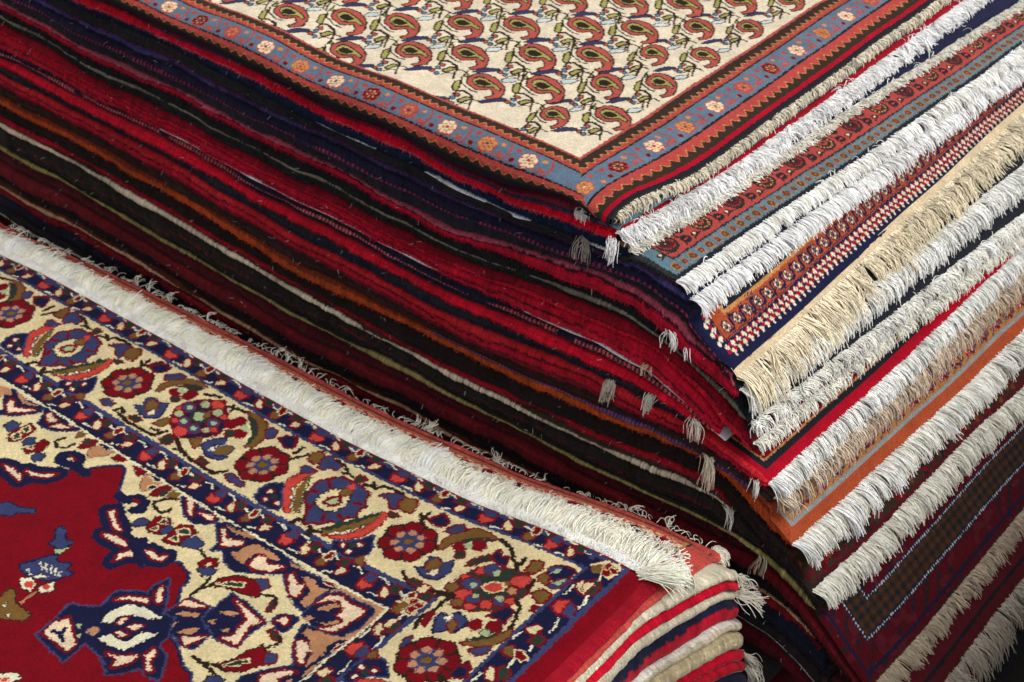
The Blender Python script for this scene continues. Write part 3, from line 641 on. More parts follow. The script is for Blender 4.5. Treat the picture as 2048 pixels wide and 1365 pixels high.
# ------------------------------------------------------------------ pattern drawing on a knot grid
PAL = {
    'n': lin(22, 25, 62), 'b': lin(58, 66, 108), 'c': lin(222, 204, 156), 'r': lin(128, 0, 20), 'd': lin(120, 6, 26), 'k': lin(212, 72, 62),
    'o': lin(122, 90, 42), 'g': lin(42, 56, 46), 'l': lin(176, 192, 142), 't': lin(196, 140, 100), 'w': lin(228, 222, 190), 'x': lin(46, 30, 22),
    'p': lin(232, 206, 172), 's': lin(186, 86, 76), 'y': lin(172, 166, 92), 'N': lin(56, 58, 96), 'B': lin(92, 128, 158), 'P': lin(198, 208, 206),
    'R': lin(178, 0, 34), 'W': lin(224, 209, 182), 'F': lin(88, 3, 20), 'O': lin(176, 78, 44), 'K': lin(58, 42, 32), 'G': lin(172, 122, 72),
    'A': lin(100, 122, 142), 'Y': lin(204, 144, 88), 'D': lin(30, 32, 40), 'M': lin(96, 22, 34), 'T': lin(96, 126, 140), 'S': lin(184, 72, 66), 'Z': lin(120, 62, 30), 'Q': lin(142, 152, 154), 'V': lin(84, 50, 30)}
KEYS = sorted(PAL); KID = {k: i for i, k in enumerate(KEYS)}
for k in KEYS: PAL[k] = PAL[k] * (0.92 if k in 'cwWpP' else 0.8)
PALV = np.array([PAL[k] for k in KEYS])

class Knots:
    """a rectangle of knots in rug coordinates; pattern edges step from knot to knot"""
    lw, ow = 0.5, 1.2
    def __init__(s, x0, x1, y0, y1, step, base, seed=5, knot=0.24, jag=0.085):
        s.x = np.arange(x0, x1 + step * 0.5, step); s.y = np.arange(y0, y1 + step * 0.5, step)
        X, Y = np.meshgrid(s.x, s.y, indexing='ij')
        r = np.random.default_rng(seed)
        a, b = np.floor((X - x0) / knot).astype(int), np.floor((Y - y0) / knot).astype(int)
        t = r.uniform(-1, 1, (2, a.max() + 1, b.max() + 1))
        s.X = X + jag * t[0][a, b]; s.Y = Y + jag * t[1][a, b]
        s.tone = 1 + 0.1 * r.uniform(-1, 1, (a.max() + 1, b.max() + 1))[a, b]
        s.idx = np.full(X.shape, KID[base], np.uint8); s.step = step
    def _box(s, x0, x1, y0, y1):
        i0, i1 = np.searchsorted(s.x, [x0 - 0.2, x1 + 0.2]); j0, j1 = np.searchsorted(s.y, [y0 - 0.2, y1 + 0.2])
        return slice(i0, i1), slice(j0, j1)
    def fill(s, pts, c):
        pts = np.asarray(pts, float)
        b = s._box(pts[:, 0].min(), pts[:, 0].max(), pts[:, 1].min(), pts[:, 1].max())
        X, Y = s.X[b], s.Y[b]
        if X.size == 0: return
        ins = np.zeros(X.shape, bool)
        q = np.roll(pts, -1, 0)
        for (ax, ay), (bx, by) in zip(pts, q):
            if ay == by: continue
            ins ^= ((ay > Y) != (by > Y)) & (X < (bx - ax) * (Y - ay) / (by - ay) + ax)
        s.idx[b][ins] = KID[c]
    def stroke(s, pts, w, c, close=False):
        pts = np.asarray(pts, float)
        if close: pts = np.concatenate([pts, pts[:1]])
        for p, q in zip(pts[:-1], pts[1:]):
            b = s._box(min(p[0], q[0]) - w, max(p[0], q[0]) + w, min(p[1], q[1]) - w, max(p[1], q[1]) + w)
            X, Y = s.X[b], s.Y[b]
            if X.size == 0: continue
            d = q - p; L = max(d @ d, 1e-9)
            t = np.clip(((X - p[0]) * d[0] + (Y - p[1]) * d[1]) / L, 0, 1)
            m = (X - p[0] - t * d[0]) ** 2 + (Y - p[1] - t * d[1]) ** 2 < w * w
            s.idx[b][m] = KID[c]
    def blob(s, x, y, rx, ry, c, o=None, w=0.1, rot=0.0):
        a = np.linspace(0, 2 * np.pi, 13)[:-1]
        px, py = rx * np.cos(a), ry * np.sin(a)
        pts = np.stack([x + px * math.cos(rot) - py * math.sin(rot), y + px * math.sin(rot) + py * math.cos(rot)], 1)
        if o: s.stroke(pts, w, o, True)
        s.fill(pts, c)
    def motif(s, items, fn, spike=0.0):
        for k, c, o, w, p in items:
            q = fn(p)
            if spike and k == 'P' and len(q) > 5 and np.linalg.norm(np.diff(q, axis=0), axis=1).sum() > 4.5:
                # hand-knotted outlines step out and in
                e = np.concatenate([q, q[:1]]); t = np.concatenate([[0], np.cumsum(np.linalg.norm(np.diff(e, axis=0), axis=1))])
                n = max(int(t[-1] / 0.24) // 2 * 2, 8); u = np.linspace(0, t[-1], n, endpoint=False)
                g = np.stack([np.interp(u, t, e[:, 0]), np.interp(u, t, e[:, 1])], 1); d = np.roll(g, -1, 0) - np.roll(g, 1, 0)
                nv = np.stack([d[:, 1], -d[:, 0]], 1) / (np.linalg.norm(d, axis=1, keepdims=True) + 1e-6)
                q = g + nv * (spike * np.where(np.arange(n) % 2, 1, -1) * (0.6 + 0.4 * np.sin(u * 3.1)))[:, None]
            if k == 'P':
                if o: s.stroke(q, w * s.ow, o, True)
                s.fill(q, c)
            else:
                s.stroke(q, w * s.lw, c)
    def where(s, m, c): s.idx[m] = KID[c]
    def colours(s): return PALV[s.idx] * s.tone[..., None]

COLOUR_ORDER = 'nbcrdkogltwxpsyNBPRWFOKGAYDMTSZ'
def motif(rows):
    """each row: 0 filled shape or 1 line, colour, outline colour or -1, width, then x, y pairs in 0.1 mm"""
    out = []
    for it in rows:
        v = np.array(it[4:], float).reshape(-1, 2) / 100.0
        out.append(('L' if it[0] else 'P', COLOUR_ORDER[it[1]], '' if it[2] < 0 else COLOUR_ORDER[it[2]], it[3] / 100.0, v))
    return out

def rosette(k, x, y, r, petal, edge, inner, tip, core, lobes=7, rot=0.3, sx=1.0, sy=1.0):
    a = np.linspace(0, 2 * np.pi, 71)[:-1]
    def ring(rad, dep, ph=0.0):
        q = rad * (1 - dep * (1 - np.abs(np.cos(lobes * 0.5 * (a - rot) + ph))))
        return np.stack([x + sx * q * np.cos(a), y + sy * q * np.sin(a)], 1)
    k.stroke(ring(r, 0.16), 0.17 * r / 2.6 + 0.05, edge, True); k.fill(ring(r, 0.16), petal)
    for j in range(lobes):
        t = rot + (j + 0.5) * 2 * math.pi / lobes
        k.stroke(np.array([[x + sx * 0.62 * r * math.cos(t), y + sy * 0.62 * r * math.sin(t)], [x + sx * 0.95 * r * math.cos(t), y + sy * 0.95 * r * math.sin(t)]]), 0.05 * r, edge)
    k.fill(ring(r * 0.6, 0.2), inner)
    for j in range(lobes):
        t = rot + j * 2 * math.pi / lobes
        k.blob(x + sx * 0.46 * r * math.cos(t), y + sy * 0.46 * r * math.sin(t), 0.15 * r, 0.15 * r, tip, inner, 0.05)
    k.blob(x, y, 0.17 * r * sx, 0.17 * r * sy, core, edge, 0.05)

# ------------------------------------------------------------------ floor under both piles (hidden by them from most sides)
sh = Shape()
gx, gy = np.meshgrid(np.linspace(-400, 400, 60), np.linspace(-400, 400, 60), indexing='ij')
sh.grid(np.stack([gx, gy, np.full(gx.shape, -72.0)], -1), lin(70, 64, 60))
floor = sh.build('floor', M_FLOOR); floor['kind'] = 'structure'

# ------------------------------------------------------------------ BACK PILE: shared height lattice of the stacked carpets
NL = len(LAYER_Z)
XS = np.arange(-135.0, 60.0, 0.15)
def resample(p):
    p = np.array(p); x, z = p[:, 0], p[:, 1]
    y = np.interp(XS, x, z)
    y = np.where(XS > x[-1], z[-1] + (z[-1] - z[-2]) / max(x[-1] - x[-2], 1) * (XS - x[-1]), y)
    k = np.hanning(21); k /= k.sum()
    return np.convolve(np.pad(y, 10, mode='edge'), k, mode='valid')
E0 = {k: LAYER_Z[k][-1][0] for k in range(NL)}
DRIFT = {4: .068, 5: .062, 6: .05, 7: -.004, 8: .05, 9: .078, 10: .078, 15: .026, 16: .03, 17: .05, 18: .05, 23: .02, 24: .02, 25: .02}
E0.update({4: 3.8, 5: 9.3, 6: 10.9, 7: 16.3, 8: 17.4, 9: 19.1, 10: 19.4, 15: 21.9, 16: 22.5, 17: 25.5, 18: 28.3, 23: 36.3, 24: 40.5, 25: 44.0})
def end_x(k, y):
    y = np.asarray(y, float)
    if k == 0: return 1.9 + 1.6 * smooth(0, 13, y) + 0.12 * noise1(y, 7, 3)
    if k == 1: return np.full(y.shape, -1.4)
    if k == 2: return 2.2 + 1.8 * smooth(0, 14, y) + 0.12 * noise1(y, 8, 4)
    if k == 3: return 1.9 + 2.4 * (1 - np.exp(-y / 10)) + 0.006 * y + 0.15 * noise1(y, 9, 5)
    return E0[k] + DRIFT.get(k, 0.0) * y + 0.18 * noise1(y, 11, 20 + k)
ZB, ZT = {}, {}
SAG = {0: 1.0, 1: 1.0, 2: 1.0, 3: .6, 4: .35}
wave = lambda k: 0.36 * noise2(XS, np.full(XS.shape, k * 1.0), 8.5, 11) + 0.08 * noise1(XS, 3.5, 200 + k)
low = np.full(XS.shape, 9.0)
for k in range(NL):
    z = resample(LAYER_Z[k]) + wave(k) * smooth(16, 8, XS)
    z = z - SAG.get(k, 0.0) * smooth(-8, 2, XS)
    z = np.minimum(z, low - 0.32)
    ZB[k] = z
    if k == 0:
        ZT[0] = np.zeros(XS.shape)
    else:
        e = E0[k - 1] if k > 2 else 2.0
        h0 = np.clip(np.interp(e, XS, ZB[k - 1]) - np.interp(e, XS, z), 0.5, 1.6)
        h = h0 + (min(h0, 1.0) - h0) * smooth(e, e + 4, XS)
        ZT[k] = np.where(XS <= e, ZB[k - 1], z + h)
    low = np.where(XS <= E0[k], z, np.minimum(low, 9.0) if k == 0 else np.where(XS <= E0[k], z, low))
    low = np.where(XS <= E0[k], z, np.where(low > 8, low, ZT[k] + 0.4))
def ztop(k, x, y):
    """height of carpet k; towards its fringed end the profile moves along with the end line"""
    y = np.clip(y, 0, 80)
    return np.interp(x - DRIFT.get(k, 0.0) * y * smooth(-4, 4, x), XS, ZT[k])
def zbot(k, x, y):
    y = np.clip(y, 0, 80)
    return np.interp(x - DRIFT.get(k, 0.0) * y * smooth(-4, 4, x), XS, ZB[k])
def surf_below(k):
    def f(x, y):
        h = np.full(np.shape(x), -71.0)
        for j in range(NL - 1, k, -1):
            h = np.where(x <= end_x(j, y) + 0.1, ztop(j, x, y), h)
        return h
    return f

def nose_path(k, seed):
    """stations round the left edge and the fringed end: position, outward direction, height above and below"""
    eps = 1.0
    e = float(end_x(k, 0.0))
    xl = np.concatenate([np.arange(-135, -96, 1.0), np.arange(-96, e - eps, 0.16)])
    yo = 0.22 * noise1(xl, 6, seed) + 0.1 * noise1(xl, 1.6, seed + 1) + np.random.default_rng(seed).uniform(-0.35, 0.35)
    P = [np.stack([xl, yo], 1)]; N = [np.tile([0.0, -1.0], (len(xl), 1))]
    c = np.array([e - eps, yo[-1] + eps])
    for t in np.linspace(-90, 0, 9)[1:-1]:
        a = math.radians(t); P.append((c + eps * np.array([math.cos(a), math.sin(a)]))[None]); N.append(np.array([[math.cos(a), math.sin(a)]]))
    yr = np.concatenate([np.arange(c[1], 80, 0.3), np.arange(80, 112, 2.0)])
    P.append(np.stack([end_x(k, yr), yr], 1)); N.append(np.tile([1.0, 0.0], (len(yr), 1)))
    return np.concatenate(P), np.concatenate(N), len(xl)

def nose(sh, P, N, zt, zb, colour, inset=9.0, nn=9, fuzz=0.03, seed=1, end=None, groove=None, hairs=None):
    """rounded pile edge swept along stations P with outward directions N; end = (first station, colour) of the fringed end;
    groove = (place, depth) where pile and selvedge part; hairs = (stations used, per cm, length) loose pile tips"""
    S = len(P); h = np.maximum(zt - zb, 0.2); r = np.minimum(0.6 * h, 0.75)
    th = np.radians(np.linspace(90, -90, nn))
    f = np.concatenate([[0, 0], (1 - np.sin(th)) / 2, [1]])
    off = np.concatenate([np.stack([np.full(S, -inset), -r - 0.6], 1), -r[:, None] + r[:, None] * np.cos(th)[None], np.full((S, 1), -inset)], 1)
    zz = (zt + zb)[:, None] / 2 + (h[:, None] / 2 - 0.02) * np.concatenate([[1, 1], np.sin(th), [-1]])[None]
    rr = np.random.default_rng(seed)
    s = np.concatenate([[0], np.cumsum(np.linalg.norm(np.diff(P, axis=0), axis=1))])
    if groove:
        for g, dep in groove:
            gg = g + 0.06 * noise1(s, 8, seed + 70)
            off -= dep * np.exp(-((f[None] - gg[:, None]) / 0.09) ** 2)
    off[:, 2:-1] += rr.normal(0, fuzz, off[:, 2:-1].shape) + (0.07 * noise1(s, 0.7, seed + 71) + 0.06 * noise1(s, 2.3, seed + 72))[:, None]
    G = np.stack([P[:, None, 0] + N[:, None, 0] * off, P[:, None, 1] + N[:, None, 1] * off, zz], -1)
    C = colour(np.broadcast_to(f[None], off.shape), np.broadcast_to(s[:, None], off.shape), np.broadcast_to(P[:, None, 0], off.shape))
    if groove:
        pass
    amp = np.ones(off.shape[1]); amp[:2] = 0.15
    C = C * (1 + amp[None, :, None] * (0.15 * rr.normal(0, 1, (S, 1, 1)) + 0.1 * rr.normal(0, 1, off.shape)[..., None]))
    if end:
        C[end[0]:] = end[1] * (1 + 0.1 * rr.normal(0, 1, C[end[0]:].shape[:2])[..., None])
    C = np.clip(C, 0, 1)
    sh.grid(G, C)
    if hairs:
        a, b, per, L = hairs
        n = int((s[b] - s[a]) * per)
        q = rr.integers(a, b, n); w = rr.integers(3, nn + 1, n)
        base = G[q, w] + rr.normal(0, 0.02, (n, 3))
        d = np.concatenate([N[q] * np.cos(th[w - 2])[:, None] * 1.0, np.sin(th[w - 2])[:, None] * 0.6], 1) + rr.normal(0, 0.45, (n, 3))
        d /= np.linalg.norm(d, axis=1, keepdims=True)
        ln = L * rr.uniform(0.4, 1.3, n)[:, None]
        p1 = base + d * ln * 0.5; p2 = base + d * ln + np.array([0, 0, -0.25]) * ln
        R = np.tile([0.03, 0.026, 0.012], (n, 1))
        hc = np.clip(C[q, w] * rr.uniform(0.8, 1.5, (n, 1)), 0, .9)
        lint = rr.uniform(0, 1, n) < 0.004
        hc[lint] = rr.uniform(0.35, 0.75, (int(lint.sum()), 1)); R[lint] *= 1.2; p2[lint] += d[lint] * 0.25
        sh.tubes(np.stack([base - d * 0.05, p1, p2], 1), R, hc)

def banded(*bands):
    """bands: (from, to, rgb) of the thickness, top to bottom"""
    B = [(a, b, lin(*c) * 0.92) for a, b, c in bands]
    def f(fr, s, x):
        C = np.zeros(fr.shape + (3,))
        ff = fr + 0.07 * noise1(s, 0.5, 9) + 0.08 * noise1(s, 5, 12)
        for a, b, c in B: C[(ff >= a) | (a == 0)] = c
        C *= (1 + 0.18 * noise1(s, 7.0, 31) + 0.1 * noise1(s, 1.1, 33))[..., None]
        return C
    return f

def cord(parent, P, N, z, rad, col, dots=None, span=(-200, 200), out=0.0, seed=1, pitch=0.5, duty=0.4):
    """overcast edge cord wrapped in yarn, a part of its carpet"""
    z = z[:len(P)]
    m = (P[:, 0] >= span[0]) & (P[:, 0] <= span[1])
    P, N, z = P[m], N[m], z[m]
    s = np.concatenate([[0], np.cumsum(np.linalg.norm(np.diff(P, axis=0), axis=1))])
    t = np.arange(0, s[-1], 0.11)
    px, py, pz = (np.interp(t, s, v) for v in (P[:, 0], P[:, 1], z))
    nx, ny = np.interp(t, s, N[:, 0]), np.interp(t, s, N[:, 1])
    a = np.radians(np.arange(0, 360, 60))
    rr = rad * (1 + 0.22 * noise1(t, 2.5, seed) + 0.12 * np.random.default_rng(seed).normal(0, 1, len(t)))
    rr *= np.clip(0.75 + 0.55 * noise1(t, 9, seed + 3), 0.3, 1.15)
    rr *= smooth(0, 1.5, t) * smooth(s[-1], s[-1] - 1.5, t) * 0.9 + 0.1
    o = out + rr[:, None] * np.cos(a)[None]
    G = np.stack([px[:, None] + nx[:, None] * o, py[:, None] + ny[:, None] * o, pz[:, None] + rr[:, None] * np.sin(a)[None]], -1)
    C = np.broadcast_to(lin(*col), G.shape).copy()
    if dots is not None:
        ph = (t[:, None] / pitch + a[None] / (2 * np.pi) * 0.6 + 0.4 * noise1(t, 6, seed + 5)[:, None]) % 1.0
        on = (ph < duty) & (noise1(t, 4, seed + 6)[:, None] > -0.75)
        C[on] = lin(*dots)
    C *= (1 + 0.2 * np.random.default_rng(seed).normal(0, 1, len(t)) + 0.25 * noise1(t, 6, seed + 8))[:, None, None]
    sh = Shape(); sh.grid(G, np.clip(C, 0, 1), close=True)
    return sh.build('selvedge', M_CORD, parent)

def end_strip(sh, k, width, paint, base, step=0.11, y1=86.0, knot=0.15, jag=0.05, sc=1.0):
    """patterned top of the fringed end that shows below the carpet above; rug coordinates: a = distance from the end, b = distance from the left edge"""
    K = Knots(0.0, width / sc, 0.0, y1 / sc, step / sc, base, seed=40 + k, knot=knot / sc, jag=jag / sc)
    paint(K)
    K.x, K.y = K.x * sc, K.y * sc
    A, Bv = np.meshgrid(K.x, K.y, indexing='ij')
    # arc length back from the end along the sloping top
    e = float(end_x(k, 10.0))
    xx = np.arange(e, e - width * 1.3, -0.05); zz = np.interp(xx, XS, ZT[k])
    arc = np.concatenate([[0], np.cumsum(np.hypot(np.diff(xx), np.diff(zz)))])
    dx = e - np.interp(A, arc, xx)
    y = Bv + 0.15
    ex = end_x(k, y)
    x = ex - dx
    z = ztop(k, x, y)
    for j in (k - 1, k - 2):
        if j >= 0: z = np.where(x < end_x(j, y), np.minimum(z, ztop(j, x, y) - 0.45 * (k - j)), z)
    z = z + 0.01 + 0.012 * np.random.default_rng(k).normal(0, 1, A.shape)
    edge = np.clip(0.75 - A, 0, 1); edge2 = np.clip(0.75 - Bv, 0, 1)
    z = z - 0.45 * edge ** 2 - 0.45 * edge2 ** 2
    sh.grid(np.stack([x, y, z], -1), K.colours())

def fringe(parent, k, length, col, n_per_cm=9, y0=0.15, y1=88.0, name='fringe', base_off=0.0, drop=0.22, **kw):
    r = np.random.default_rng(500 + k)
    n = int((y1 - y0) * n_per_cm)
    y = np.sort(r.uniform(y0, y1, n))
    # denser where the pile faces the open side
    x = end_x(k, y) + base_off
    h = ztop(k, x, y) - drop
    b = np.stack([x - 0.15, y, h + r.normal(0, 0.08, n)], 1)
    sh = Shape()
    kw.setdefault('rad', 0.058); kw.setdefault('colvar', 0.17)
    strands(sh, b, np.tile([1.0, 0.0], (n, 1)), length, lin(*col), surf_below(k), seed=600 + k, **kw)
    if k in (3, 4, 5, 6, 9):
        # stray ends curling back over the pile
        n = 150 if k == 3 else 70; y = r.uniform(1, 80, n)
        y = y[noise1(y, 4, 77 + k) > -0.1]; n = len(y)
        b = np.stack([end_x(k, y) - .1, y, ztop(k, end_x(k, y), y) - .15], 1)
        o = np.stack([r.uniform(-1, .3, n), r.choice([-1.0, 1.0], n) * r.uniform(.4, 1, n)], 1); o /= np.linalg.norm(o, axis=1, keepdims=True)
        strands(sh, b, o, 1.7, lin(*col), None, rad=.045, tilt0=-1.4, tilt1=1.3, spread=.5, wave=.5, clump=1.0, seed=640 + k)
    return sh.build(name, M_COTTON, parent)

# ------------------------------------------------------------------ end patterns
def paint_stripes(K, stripes):
    """stripes: (distance from the end, key); mitred round the corner with the left edge"""
    d = np.minimum(K.X, K.Y + 0.0)
    for lim, c in stripes: K.where(d >= lim, c)

def paint_teal(K):
    K.where(K.X >= 0, 'T')
    for j in range(70):
        y = 0.8 + j * 1.25
        K.blob(0.55, y, 0.3, 0.42, 'G', 'K', 0.08); K.blob(0.55, y, 0.12, 0.16, 'Z')
def paint_red_band(K): paint_stripes(K, [(0, 'R'), (1.5, 'N'), (2.2, 'R')])
def paint_navy(K): paint_stripes(K, [(0, 'D'), (0.25, 'G'), (0.6, 'n')])
def paint_floral(K):
    paint_stripes(K, [(0, 'D'), (0.55, 'T'), (2.1, 'D'), (2.3, 'S')])
    for j in range(66):
        y = 1.6 + j * 1.28
        big = j % 2 == 0
        for q in (-1, 1): K.blob(1.3 + q * 0.5, y + 0.28, 0.12, 0.2, 'G'); K.blob(1.3 + q * 0.42, y - 0.3, 0.1, 0.14, 'G')
        K.blob(1.3, y, 0.5 if big else 0.4, 0.5 if big else 0.36, 'G', None); K.blob(1.3, y, 0.36 if big else 0.27, 0.36 if big else 0.26, 'Z', 'K', 0.05); K.blob(1.3, y, 0.1, 0.1, 'k' if not big else 'G')
    for j in range(17):
        y = 3.6 + j * 5.3
        K.stroke(np.array([[2.75, y - 2.4], [3.1, y - 1.3], [2.75, y - 0.2]]), 0.08, 'D'); K.stroke(np.array([[2.7, y + 1.5], [3.4, y + 2.0], [4.2, y + 1.6], [5.0, y + 2.2]]), 0.1, 'D')
        K.blob(3.95, y, 1.1, 1.15, 'K', 'D', 0.1)
        if j % 2:
            for q in range(9): K.blob(3.95 - 0.82 * math.cos(q * .45 - 1.8), y + 0.85 * math.sin(q * .45 - 1.8), 0.12, 0.14, 'Y')
            K.blob(4.1, y, 0.5, 0.55, 'S', 'D', 0.1); K.blob(4.1, y, 0.2, 0.22, 'K')
        else:
            K.blob(4.0, y, 0.75, 0.8, 'M', 'S', 0.08); K.blob(4.1, y, 0.4, 0.45, 'D'); K.blob(4.1, y, 0.14, 0.14, 'Y')
        K.blob(3.3, y + 2.1, 0.5, 0.5, 'D', 'K', 0.1); K.blob(3.3, y + 2.1, 0.1, 0.32, 'k')
        K.blob(3.25, y - 1.9, 0.36, 0.42, 'K'); K.blob(3.25, y - 1.9, 0.15, 0.18, 'p'); K.blob(4.6, y + 2.7, 0.5, 0.5, 'D')
def paint_dotted(K):
    paint_stripes(K, [(0, 'n'), (1.0, 'F'), (1.5, 'n')])
    for j in range(90): K.blob(0.9, 0.7 + j * 0.95, 0.26, 0.3, 'F' if j % 2 else 'p', 'n', 0.06)
def paint_salmon(K):
    K.where(K.X >= 0, 'n')
    K.where((K.X >= 1.3) & (K.Y >= 1.3), 'n')
    K.where((K.X >= 3.9) & (K.Y >= 3.3), 'O'); K.where((K.X >= 7.3) & (K.Y >= 6.6), 'Y'); K.where((K.X >= 8.0) & (K.Y >= 7.2), 'D')
    def star(x, y, c): 
        for a, b in ((0, .34), (0, -.34), (.34, 0), (-.34, 0)): K.blob(x + a, y + b, 0.24, 0.24, c)
        K.blob(x, y, 0.3, 0.3, c); K.blob(x, y, 0.1, 0.1, 'S')
    for j in range(84):
        y = 2.6 + j * 1.6
        star(3.05, y, 'W'); K.blob(2.0, y + 0.55, 0.42, 0.5, 'W'); K.blob(1.3, y + 0.2, 0.25, 0.3, 'W')
        K.blob(3.1, y + 0.9, 0.38, 0.42, 'R', 'n', 0.06); K.blob(2.2, y - 0.35, 0.42, 0.44, 'R', 'n', 0.06)
    for j in range(3):
        x = 4.7 + j * 1.75
        star(x, 2.7, 'W'); K.blob(x - 0.5, 1.75, 0.5, 0.42, 'W'); K.blob(x + 0.8, 2.5, 0.42, 0.38, 'R', 'n', 0.06)
    K.stroke(np.array([[4.15, 3.5], [4.15, 150]]), 0.09, 'n'); K.stroke(np.array([[3.9, 3.55], [9, 3.55]]), 0.09, 'n')
    for j in range(46):
        y = 5.4 + j * 3.1
        K.blob(5.65, y, 1.15, 1.05, 'n'); K.blob(5.65, y, 1.0, 0.92, 'N')
        for t in range(8):
            a = t * math.pi / 4 + 0.2
            K.blob(5.65 + 0.66 * math.cos(a), y + 0.62 * math.sin(a), 0.24, 0.22, 'W' if t % 2 == 0 else 'Y', 'n', 0.07)
        K.blob(5.65, y, 0.26, 0.26, 'n'); K.blob(5.65, y, 0.1, 0.1, 'Y')
        K.stroke(np.array([[4.65, y + 0.7], [4.7, y + 1.35], [5.3, y + 1.6], [6.2, y + 1.5], [6.7, y + 1.9], [6.6, y + 2.5]]), 0.26, 'n')
def paint_black(K):
    K.where(K.X >= 0, 'D')
    for j in range(24): K.blob(3.0, 3 + j * 3.4, 0.7, 0.8, 'M', 'D', 0.1); K.blob(3.0, 3 + j * 3.4, 0.25, 0.25, 'k')
def paint_crimson(K):
    paint_stripes(K, [(0, 'R'), (1.15, 'D'), (1.85, 'Y'), (2.05, 'r'), (2.7, 'K')])
    for j in range(60):
        y = 3.6 + j * 1.4
        K.blob(3.2, y, 0.3, 0.35, 'p' if j % 3 else 'k', 'r', 0.12); K.blob(3.9, y + 0.7, 0.35, 0.4, 'r')
def paint_beige(K): paint_stripes(K, [(0, 'K'), (1.0, 'M')])
def paint_gold(K):
    paint_stripes(K, [(0, 'G')])
    d = np.minimum(K.X, K.Y); K.where(d >= 0, 'o')
    K.where(d >= -1, 'O'); K.where(d >= 2.3, 'Q'); K.where(d >= 3.0, 'G'); K.where(d >= 11, 'D')
    def fl(x, y, j):
        p = ('N', 'M', 'N', 'R')[j % 4]
        for t in range(7):
            a = t * 2 * math.pi / 7
            K.blob(x + 0.52 * math.cos(a), y + 0.52 * math.sin(a), 0.27, 0.27, p, 'n', 0.08)
        for t in range(7):
            a = t * 2 * math.pi / 7
            K.blob(x + 0.5 * math.cos(a), y + 0.5 * math.sin(a), 0.11, 0.11, 'P' if j % 2 else 's')
        K.blob(x, y, 0.24, 0.24, 'k', 'n', 0.08)
    for j in range(40):
        y = 4.8 + j * 2.75
        fl(4.5 if j % 2 else 4.8, y, j)
        K.blob(4.0 if j % 2 else 5.7, y + 1.35, 0.36, 0.62, 'r', 'n', 0.09, 0.5)
        K.stroke(np.array([[3.4, y + 0.9], [3.7, y + 1.9], [4.5, y + 2.2]]), 0.1, 'N')
        fl(6.9, y + 1.3, j + 1)
    for j in range(3): fl(5.4 + j * 2.4, 4.6, j)
def paint_darkred(K):
    paint_stripes(K, [(0, 'F'), (0.5, 'K'), (3.2, 'G'), (3.5, 'D')])
    r = np.random.default_rng(8)
    for j in range(420):
        x, y = r.uniform(0.5, 3.0), r.uniform(0.6, 86)
        K.blob(x, y, r.uniform(.2, .5), r.uniform(.2, .5), ('F', 'D', 'M', 'Z', 'r')[j % 5], None, 0.1, r.uniform(0, 3))
    for j in range(40): K.blob(1.9, 2.0 + j * 2.1, 0.2, 0.42, 't' if j % 3 == 0 else 'F', 'D', 0.08)
def paint_checks(K):
    d = np.minimum(K.X, K.Y * 1.0 + 0.0)
    K.where(d >= -1, 'F')
    q = ((np.floor(K.X / 0.55) * 3 + np.floor(K.Y / 0.7) * 5) % 4 == 0); K.where(q & (noise2(K.X, K.Y, 1.3, 3) > 0), 'D')
    q2 = noise2(K.X, K.Y, 0.9, 77) > 0.45; K.where(q2, 'M')
    K.where((d >= 0.9) & (d < 1.25), 'n')
    K.where((d >= 3.5) & (d < 6.9), 'K')
    ch = (np.floor(K.X / 0.5) + np.floor(K.Y / 0.62)) % 2 == 0
    ch2 = (np.floor(K.X / 0.5) % 2 == 0) & (np.floor(K.Y / 0.62) % 2 == 0)
    K.where((d >= 3.8) & (d < 6.6) & ch, 'x'); K.where((d >= 3.8) & (d < 6.6) & ch2, 'V'); K.where((d >= 3.8) & (d < 6.6) & ch & ~ch2 & (noise2(K.X, K.Y, 2.0, 5) > 0), 'D')
    K.where((d >= 3.4) & (d < 3.85), 'n'); K.where((d >= 6.5) & (d < 6.95), 'n')
    K.where((d >= 9.8) & (d < 10.25), 'n')
    for q in (3.62, 6.72, 10.02):
        for j in range(230):
            y = q + j * 0.42
            K.blob(q, y, 0.12, 0.11, 'P')
            if q + j * 0.42 < 14: K.blob(q + j * 0.42, q, 0.11, 0.12, 'P')
def paint_maroon(K): K.where(K.X >= 0, 'M'); K.where((K.X > 1.2) & (K.X < 1.6), 'D')

